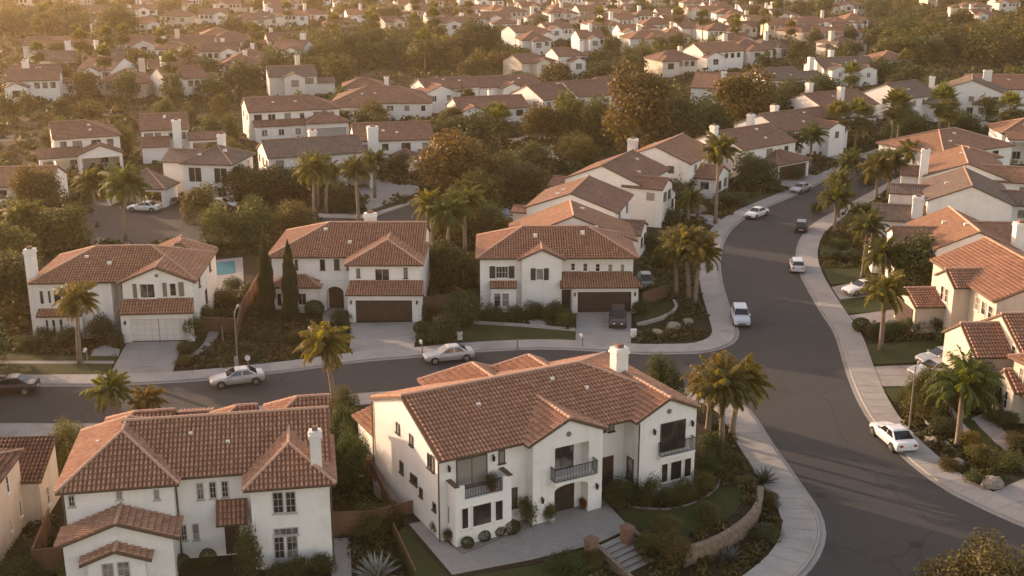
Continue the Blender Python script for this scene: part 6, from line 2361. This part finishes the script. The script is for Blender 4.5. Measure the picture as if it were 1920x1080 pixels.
EDGE = m_two('grey_edging', (.17, .155, .135), (.24, .22, .195), 1, .9, .15, .2)
RISER = m_two('shade_toned_riser', (.10, .08, .065), (.15, .12, .10), 1, .9, .1, .3)  # darkened colour stands in for shade on the step fronts


def low_wall(px, hgt, w, m, name, label, z=0.0, cat='wall', smooth=True, group=None, cap=None):
    L = [U(x, y, z) for x, y in px]
    if smooth:
        L = smooth_line(L, False, 5)
    B = MB()
    A_, B_ = offset_line(L, w / 2), offset_line(L, -w / 2)
    strip(B, A_, B_, z - .1, z + hgt)
    for e in (0, -1):
        B.face([(*A_[e], z - .1), (*B_[e], z - .1), (*B_[e], z + hgt), (*A_[e], z + hgt)])
    o = B.build(name, m)
    tag(o, label, cat, group)
    if cap:
        C_ = MB()
        strip(C_, offset_line(L, w / 2 + .05), offset_line(L, -w / 2 - .05), z + hgt + .001, z + hgt + .08)
        C_.build('coping', cap, o)
    return o


low_wall([(1424, 940), (1420, 972), (1398, 1002), (1350, 1035), (1280, 1062)], 1.1, .35, STONEW, 'retaining_wall', 'curved tan stone retaining wall beside the corner pavement', 0, cap=STONEW)
low_wall([(1188, 952), (1215, 955), (1260, 955), (1310, 940), (1344, 916), (1350, 895)], .12, .11, EDGE, 'lawn_edging', 'thin curved concrete edging of the corner lawn', TZ + .02, 'edging')
low_wall([(1263, 567), (1267, 582), (1242, 599), (1195, 612)], .35, .3, CONC, 'garden_wall', 'pale curved low wall round the lawn right of the dark vehicle', 0)
low_wall([(1772, 752), (1800, 800), (1850, 848), (1900, 872), (1940, 895)], .4, .3, CONC, 'garden_wall', 'pale curved low wall below the lawn at the right', 0)
low_wall([(1730, 786), (1760, 818), (1785, 842), (1802, 856)], .18, .12, CONC, 'lawn_edging', 'thin white edging in the rocky bed by the right pavement', 0, 'edging')
low_wall([(888, 604), (985, 610), (1079, 618)], .15, .14, CONC, 'lawn_edging', 'thin pale edging along the back of the shuttered-house lawn', .1, 'edging', False)
low_wall([(738, 1002), (780, 1092)], .84, .12, FENCEW, 'lawn_edging', 'thin straight brown edging between agave bed and corner lawn', .1, 'edging', False)

# steps down from the raised lot, with brick piers and flank walls
pL, pR = Vector((*U(1118, 1023, TZ), 0)), Vector((*U(1178, 996, TZ), 0))
dx = (pR - pL).normalized()
dn = Vector((dx.y, -dx.x, 0))
root = tag(empty('garden_steps', (pL.x, pL.y, 0), math.atan2(dx.y, dx.x)), 'concrete steps between two brick piers down from the corner lot', 'steps')
Ws = (pR - pL).length
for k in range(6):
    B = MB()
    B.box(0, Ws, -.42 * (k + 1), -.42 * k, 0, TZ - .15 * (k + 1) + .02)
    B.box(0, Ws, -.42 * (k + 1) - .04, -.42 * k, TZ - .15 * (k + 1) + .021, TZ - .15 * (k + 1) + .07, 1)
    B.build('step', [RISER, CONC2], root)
for x0, x1, lab in ((-.3, -.02, 'left flank wall of the garden steps'), (Ws + .02, Ws + .3, 'right flank wall of the garden steps')):
    B = MB()
    poly = [(.0, -.1), (-3.2, -.1), (-3.2, .25), (0, TZ + .3)]
    v = [(x0, y, z) for y, z in poly] + [(x1, y, z) for y, z in poly]
    B.mesh(v, [(0, 1, 2, 3), (7, 6, 5, 4), (0, 4, 5, 1), (1, 5, 6, 2), (2, 6, 7, 3), (3, 7, 4, 0)])
    B.build('flank_wall', STONEW, root)
for (px, py), lab in (((1108, 1033), 'brick pier left of the garden steps'), ((1175, 1010), 'brick pier right of the garden steps')):
    x, y = U(px, py, TZ)
    o = tag(empty('brick_pier', (x, y, TZ), math.atan2(dx.y, dx.x)), lab, 'pier', 'brick piers of the garden steps')
    B = MB()
    B.box(-.3, .3, -.3, .3, -.4, .78)
    B.build('shaft', BRICKM, o)
    B = MB()
    B.box(-.36, .36, -.36, .36, .781, .88)
    B.build('cap', BRICKM, o)

# ----------------------------------------------------------------- street furniture
LPOST = m_plain('weathered_post', (.23, .18, .14), .8)


def pole(px, py, hgt, label, arm=1.6, ang=0.0, box=False, lamp=True):
    x, y = U(px, py)
    o = tag(empty('street_lamp' if lamp else 'utility_pole', (x, y, 0), ang), label, 'street lamp' if lamp else 'pole')
    B = MB()
    B.tube([(0, 0, 0), (0, 0, .5), (0, 0, hgt)], [.11, .075, .05], 8)
    B.build('post', LPOST, o)
    if lamp:
        B = MB()
        B.tube([(0, 0, hgt - .3), (arm * .5, 0, hgt + .05), (arm, 0, hgt + .1)], .04, 6)
        B.build('arm', CONC, o)
        B = MB()
        B.tube([(arm - .25, 0, hgt + .08), (arm + .1, 0, hgt + .1), (arm + .4, 0, hgt + .06)], [.08, .16, .06], 8)
        B.build('lamp_head', CONC, o)
    if box:
        B = MB()
        B.box(-.5, -.2, -.15, .15, 0, 1.0)
        B.build('meter_box', CONC2, o)
    return o


pole(446, 686, 5.2, 'pale street lamp post beside the planted slope, meter box at its foot', 1.2, 1.5, True)
pole(1704, 808, 5.4, 'slim street lamp post on the right pavement near the white sedan', .7, .9)
pole(1842, 920, 0.9, 'short white post on the rocky bed by the bottom-right drive', lamp=False)
pole(970, 656, 1.1, 'short wooden post at the kerb before the shuttered-house lawn', lamp=False)
pole(418, 640, 1.5, 'short pale post beside the curved path and low fence', lamp=False)
x, y = U(1722, 745)
o = tag(empty('post_sign', (x, y, 0), 0), 'dark panel on two thin posts beside the lamp on the right', 'sign')
B = MB()
B.box(-.35, .35, -.03, .03, 1.0, 1.75)
B.build('panel', BLACKP, o)
B = MB()
B.box(-.4, .4, -.04, .04, .86, .99)
B.build('border', TRIM, o)
for sx in (-.3, .3):
    B = MB()
    B.tube([(sx, .05, 0), (sx, .05, 1.7)], .03, 6)
    B.build('post', CONC, o)
x, y = U(465, 686)
o = tag(empty('round_sign', (x, y, 0), 0), 'small round white sign on a short post by the lamp post', 'sign')
B = MB()
B.tube([(0, .03, .75), (0, -.02, .75)], .26, 16)
B.build('disc', TRIM, o)
B = MB()
B.tube([(0, .06, 0), (0, .06, .9)], .03, 6)
B.build('post', CONC, o)
for px, py, lab in ((862, 638, 'white utility box at the lawn end behind the silver sedan'), (1188, 632, 'small pale utility box at the drive edge right of the dark vehicle')):
    x, y = U(px, py)
    o = tag(empty('utility_box', (x, y, 0), .1), lab, 'utility box')
    B = MB()
    B.box(-.25, .25, -.2, .2, 0, .75)
    B.build('cabinet', TRIM, o)
    B = MB()
    B.box(-.28, .28, -.23, .23, .751, .8)
    B.build('lid', TRIM, o)
for px, py, lab in ((1540, 929, 'round manhole cover in the street off the corner pavement'), (1717, 1022, 'round manhole cover in the lower right of the street')):
    x, y = U(px, py)
    B = MB()
    B.tube([(x, y, .008), (x, y, .022)], .42, 20)
    B.tube([(x, y, .0225), (x, y, .03)], .33, 20)
    tag(B.build('manhole_cover', m_plain('cast_iron', (.03, .028, .026), .7, .3, .3)), lab, 'manhole cover', 'manhole covers in the street')
for px, py, lab in ((152, 680, 'white kerbside mailbox on the lawn path by the left palm'), (1080, 652, 'white mailbox at the street end of the drive with the dark vehicle'), (780, 664, 'white mailbox at the street end of the brown-garage drive')):
    x, y = U(px, py)
    o = tag(empty('mailbox', (x + .6, y, .1), .1), lab, 'mailbox', 'mailboxes along the cross street')
    B = MB()
    B.box(-.05, .05, -.05, .05, 0, 1.0)
    B.build('post', LPOST, o)
    B = MB()
    B.tube([(-.12, -.28, 1.12), (-.12, .28, 1.12)], .14, 10)
    B.build('box', TRIM, o)
# potted plants
POT = m_plain('white_pot', (.6, .57, .52), .5)
TERRAC = m_plain('terracotta_pot', (.30, .12, .07), .8)


def potted(loc, r, hgt, m, label, tone=GREEN):
    o = tag(empty('potted_plant', loc, 0), label, 'potted plant', 'potted plants of the corner house')
    B = MB()
    B.tube([(0, 0, 0), (0, 0, r * .6), (0, 0, r * .9)], [r * .55, r * .8, r * .85], 14)
    B.build('pot', m, o, smooth=False)
    linked('foliage', BUSH_N[0], o, (0, 0, r * .8 + hgt * .45), 0, (r * 1.5, r * 1.5, hgt * .6), tone)


potted((*U(1032, 977, TZ + .03), TZ + .03), .38, .9, POT, 'white pot with a green bush left of the arched entry')
potted((*U(1096, 953, TZ + .03), TZ + .03), .26, .5, TERRAC, 'small red pot inside the arched entry', (2.2, .8, .6))
potted(H1.world(3.3, -.75, 3.11), .3, .8, TERRAC, 'potted plant on the terrace over the porch, behind its railing')
# rocks
ROCK = m_two('rock', (.16, .13, .10), (.30, .25, .20), 1.5, .95, .15, .8, 6)


def boulder(px, py, r, label, k):
    rr = random.Random(k)
    bm = bmesh.new()
    bmesh.ops.create_icosphere(bm, subdivisions=2, radius=1)
    for v in bm.verts:
        v.co *= 1 + rr.uniform(-.26, .2)
    me = bpy.data.meshes.new('boulder')
    bm.to_mesh(me)
    bm.free()
    me.materials.append(ROCK)
    x, y = U(px, py)
    o = linked('boulder', me, None, (x, y, r * .25), rr.uniform(0, 6), (r * 1.3, r, r * .75))
    tag(o, label, 'boulder', 'garden boulders')


import bmesh
for i, (px, py, r, lab) in enumerate([(1232, 626, .55, 'boulder in the rock garden, left of three beside the corner pavement'), (1262, 618, .75, 'largest boulder of the rock garden by the corner pavement'), (1290, 606, .5, 'boulder in the rock garden, right of three beside the corner pavement'),
                                      (1858, 912, .75, 'grey boulder beside the short white post'), (1795, 872, .5, 'boulder in the rocky bed by the right pavement, middle'), (1745, 830, .45, 'boulder in the rocky bed by the right pavement, nearest the sedan'),
                                      (1310, 398, 1.2, 'pale boulder on the garden slope left of the very tall palm'), (1275, 405, 1.0, 'pale boulder in front of the porch house garden')]):
    boulder(px, py, r, lab, i)
# pools
x0, y0 = U(425, 515, .1)
B = MB()
p = [U(a, b, .07) for a, b in ((404, 492), (440, 489), (442, 512), (405, 516))]
B.prism(p, 0, .09)
tag(B.build('pool_water', POOLM), kind='structure')
B = MB()
p = [U(a, b, .07) for a, b in ((915, 402), (925, 393), (955, 391), (952, 405), (925, 408))]
B.prism(p, 0, .35)
tag(B.build('pool_cover', m_plain('blue_pool_cover', (.22, .30, .42), .5)), 'pale blue covered pool beside the gable-ended white house', 'pool cover')
# ================================================================= light, sky, air
EL = math.radians(12)
AZ = (-0.80, 0.60)           # towards the sun: from the left and a little behind the scene
n_ = math.hypot(*AZ)
SUNDIR = Vector((AZ[0] / n_ * math.cos(EL), AZ[1] / n_ * math.cos(EL), math.sin(EL)))
sun = bpy.data.lights.new('sun', 'SUN')
sun.energy = 2.0
sun.angle = math.radians(0.6)
sun.color = (0.86, 0.62, 0.42)
so = bpy.data.objects.new('sun', sun)
COL.objects.link(so)
so.rotation_euler = SUNDIR.to_track_quat('Z', 'Y').to_euler()
w = bpy.data.worlds.new('World')
SC.world = w
w.use_nodes = True
nt = w.node_tree
for n in list(nt.nodes):
    nt.nodes.remove(n)
sky = nt.nodes.new('ShaderNodeTexSky')
sky.sky_type = 'NISHITA'
sky.sun_disc = False
sky.sun_elevation = EL
sky.sun_rotation = math.atan2(AZ[0], AZ[1])
sky.air_density = 1.0
sky.dust_density = 1.5
sky.ozone_density = 1.0
tint = nt.nodes.new('ShaderNodeMix')
tint.data_type = 'RGBA'
tint.blend_type = 'MULTIPLY'
tint.inputs[0].default_value = 1.0
tint.inputs[7].default_value = (1.0, 0.725, 0.595, 1)
bg = nt.nodes.new('ShaderNodeBackground')
bg.inputs[1].default_value = 0.15
out = nt.nodes.new('ShaderNodeOutputWorld')
nt.links.new(sky.outputs[0], tint.inputs[6])
nt.links.new(tint.outputs[2], bg.inputs[0])
nt.links.new(bg.outputs[0], out.inputs[0])
# the air
B = MB()
B.box(-900, 900, -60, 1500, -1.5, 42)
hz = bpy.data.materials.new('haze')
hz.use_nodes = True
nt = hz.node_tree
for n in list(nt.nodes):
    nt.nodes.remove(n)
o_ = nt.nodes.new('ShaderNodeOutputMaterial')
pv = nt.nodes.new('ShaderNodeVolumePrincipled')
pv.inputs['Color'].default_value = (1.0, 0.80, 0.52, 1)
pv.inputs['Density'].default_value = 0.00014
pv.inputs['Anisotropy'].default_value = 0.6
nt.links.new(pv.outputs[0], o_.inputs['Volume'])
tag(B.build('haze', hz), kind='stuff')
SC.view_settings.view_transform = 'Standard'
SC.view_settings.look = 'None'
SC.view_settings.exposure = 2.0
SC.view_settings.gamma = 1.0
SC.render.engine = 'CYCLES'
cy = SC.cycles
cy.use_denoising = True
try:
    cy.denoiser = 'OPENIMAGEDENOISE'
    cy.denoising_input_passes = 'RGB_ALBEDO_NORMAL'
except Exception:
    pass
cy.max_bounces = 6
cy.diffuse_bounces = 3
cy.glossy_bounces = 2
cy.transmission_bounces = 3
cy.transparent_max_bounces = 6
cy.volume_bounces = 1
cy.sample_clamp_indirect = 4
cy.use_adaptive_sampling = True
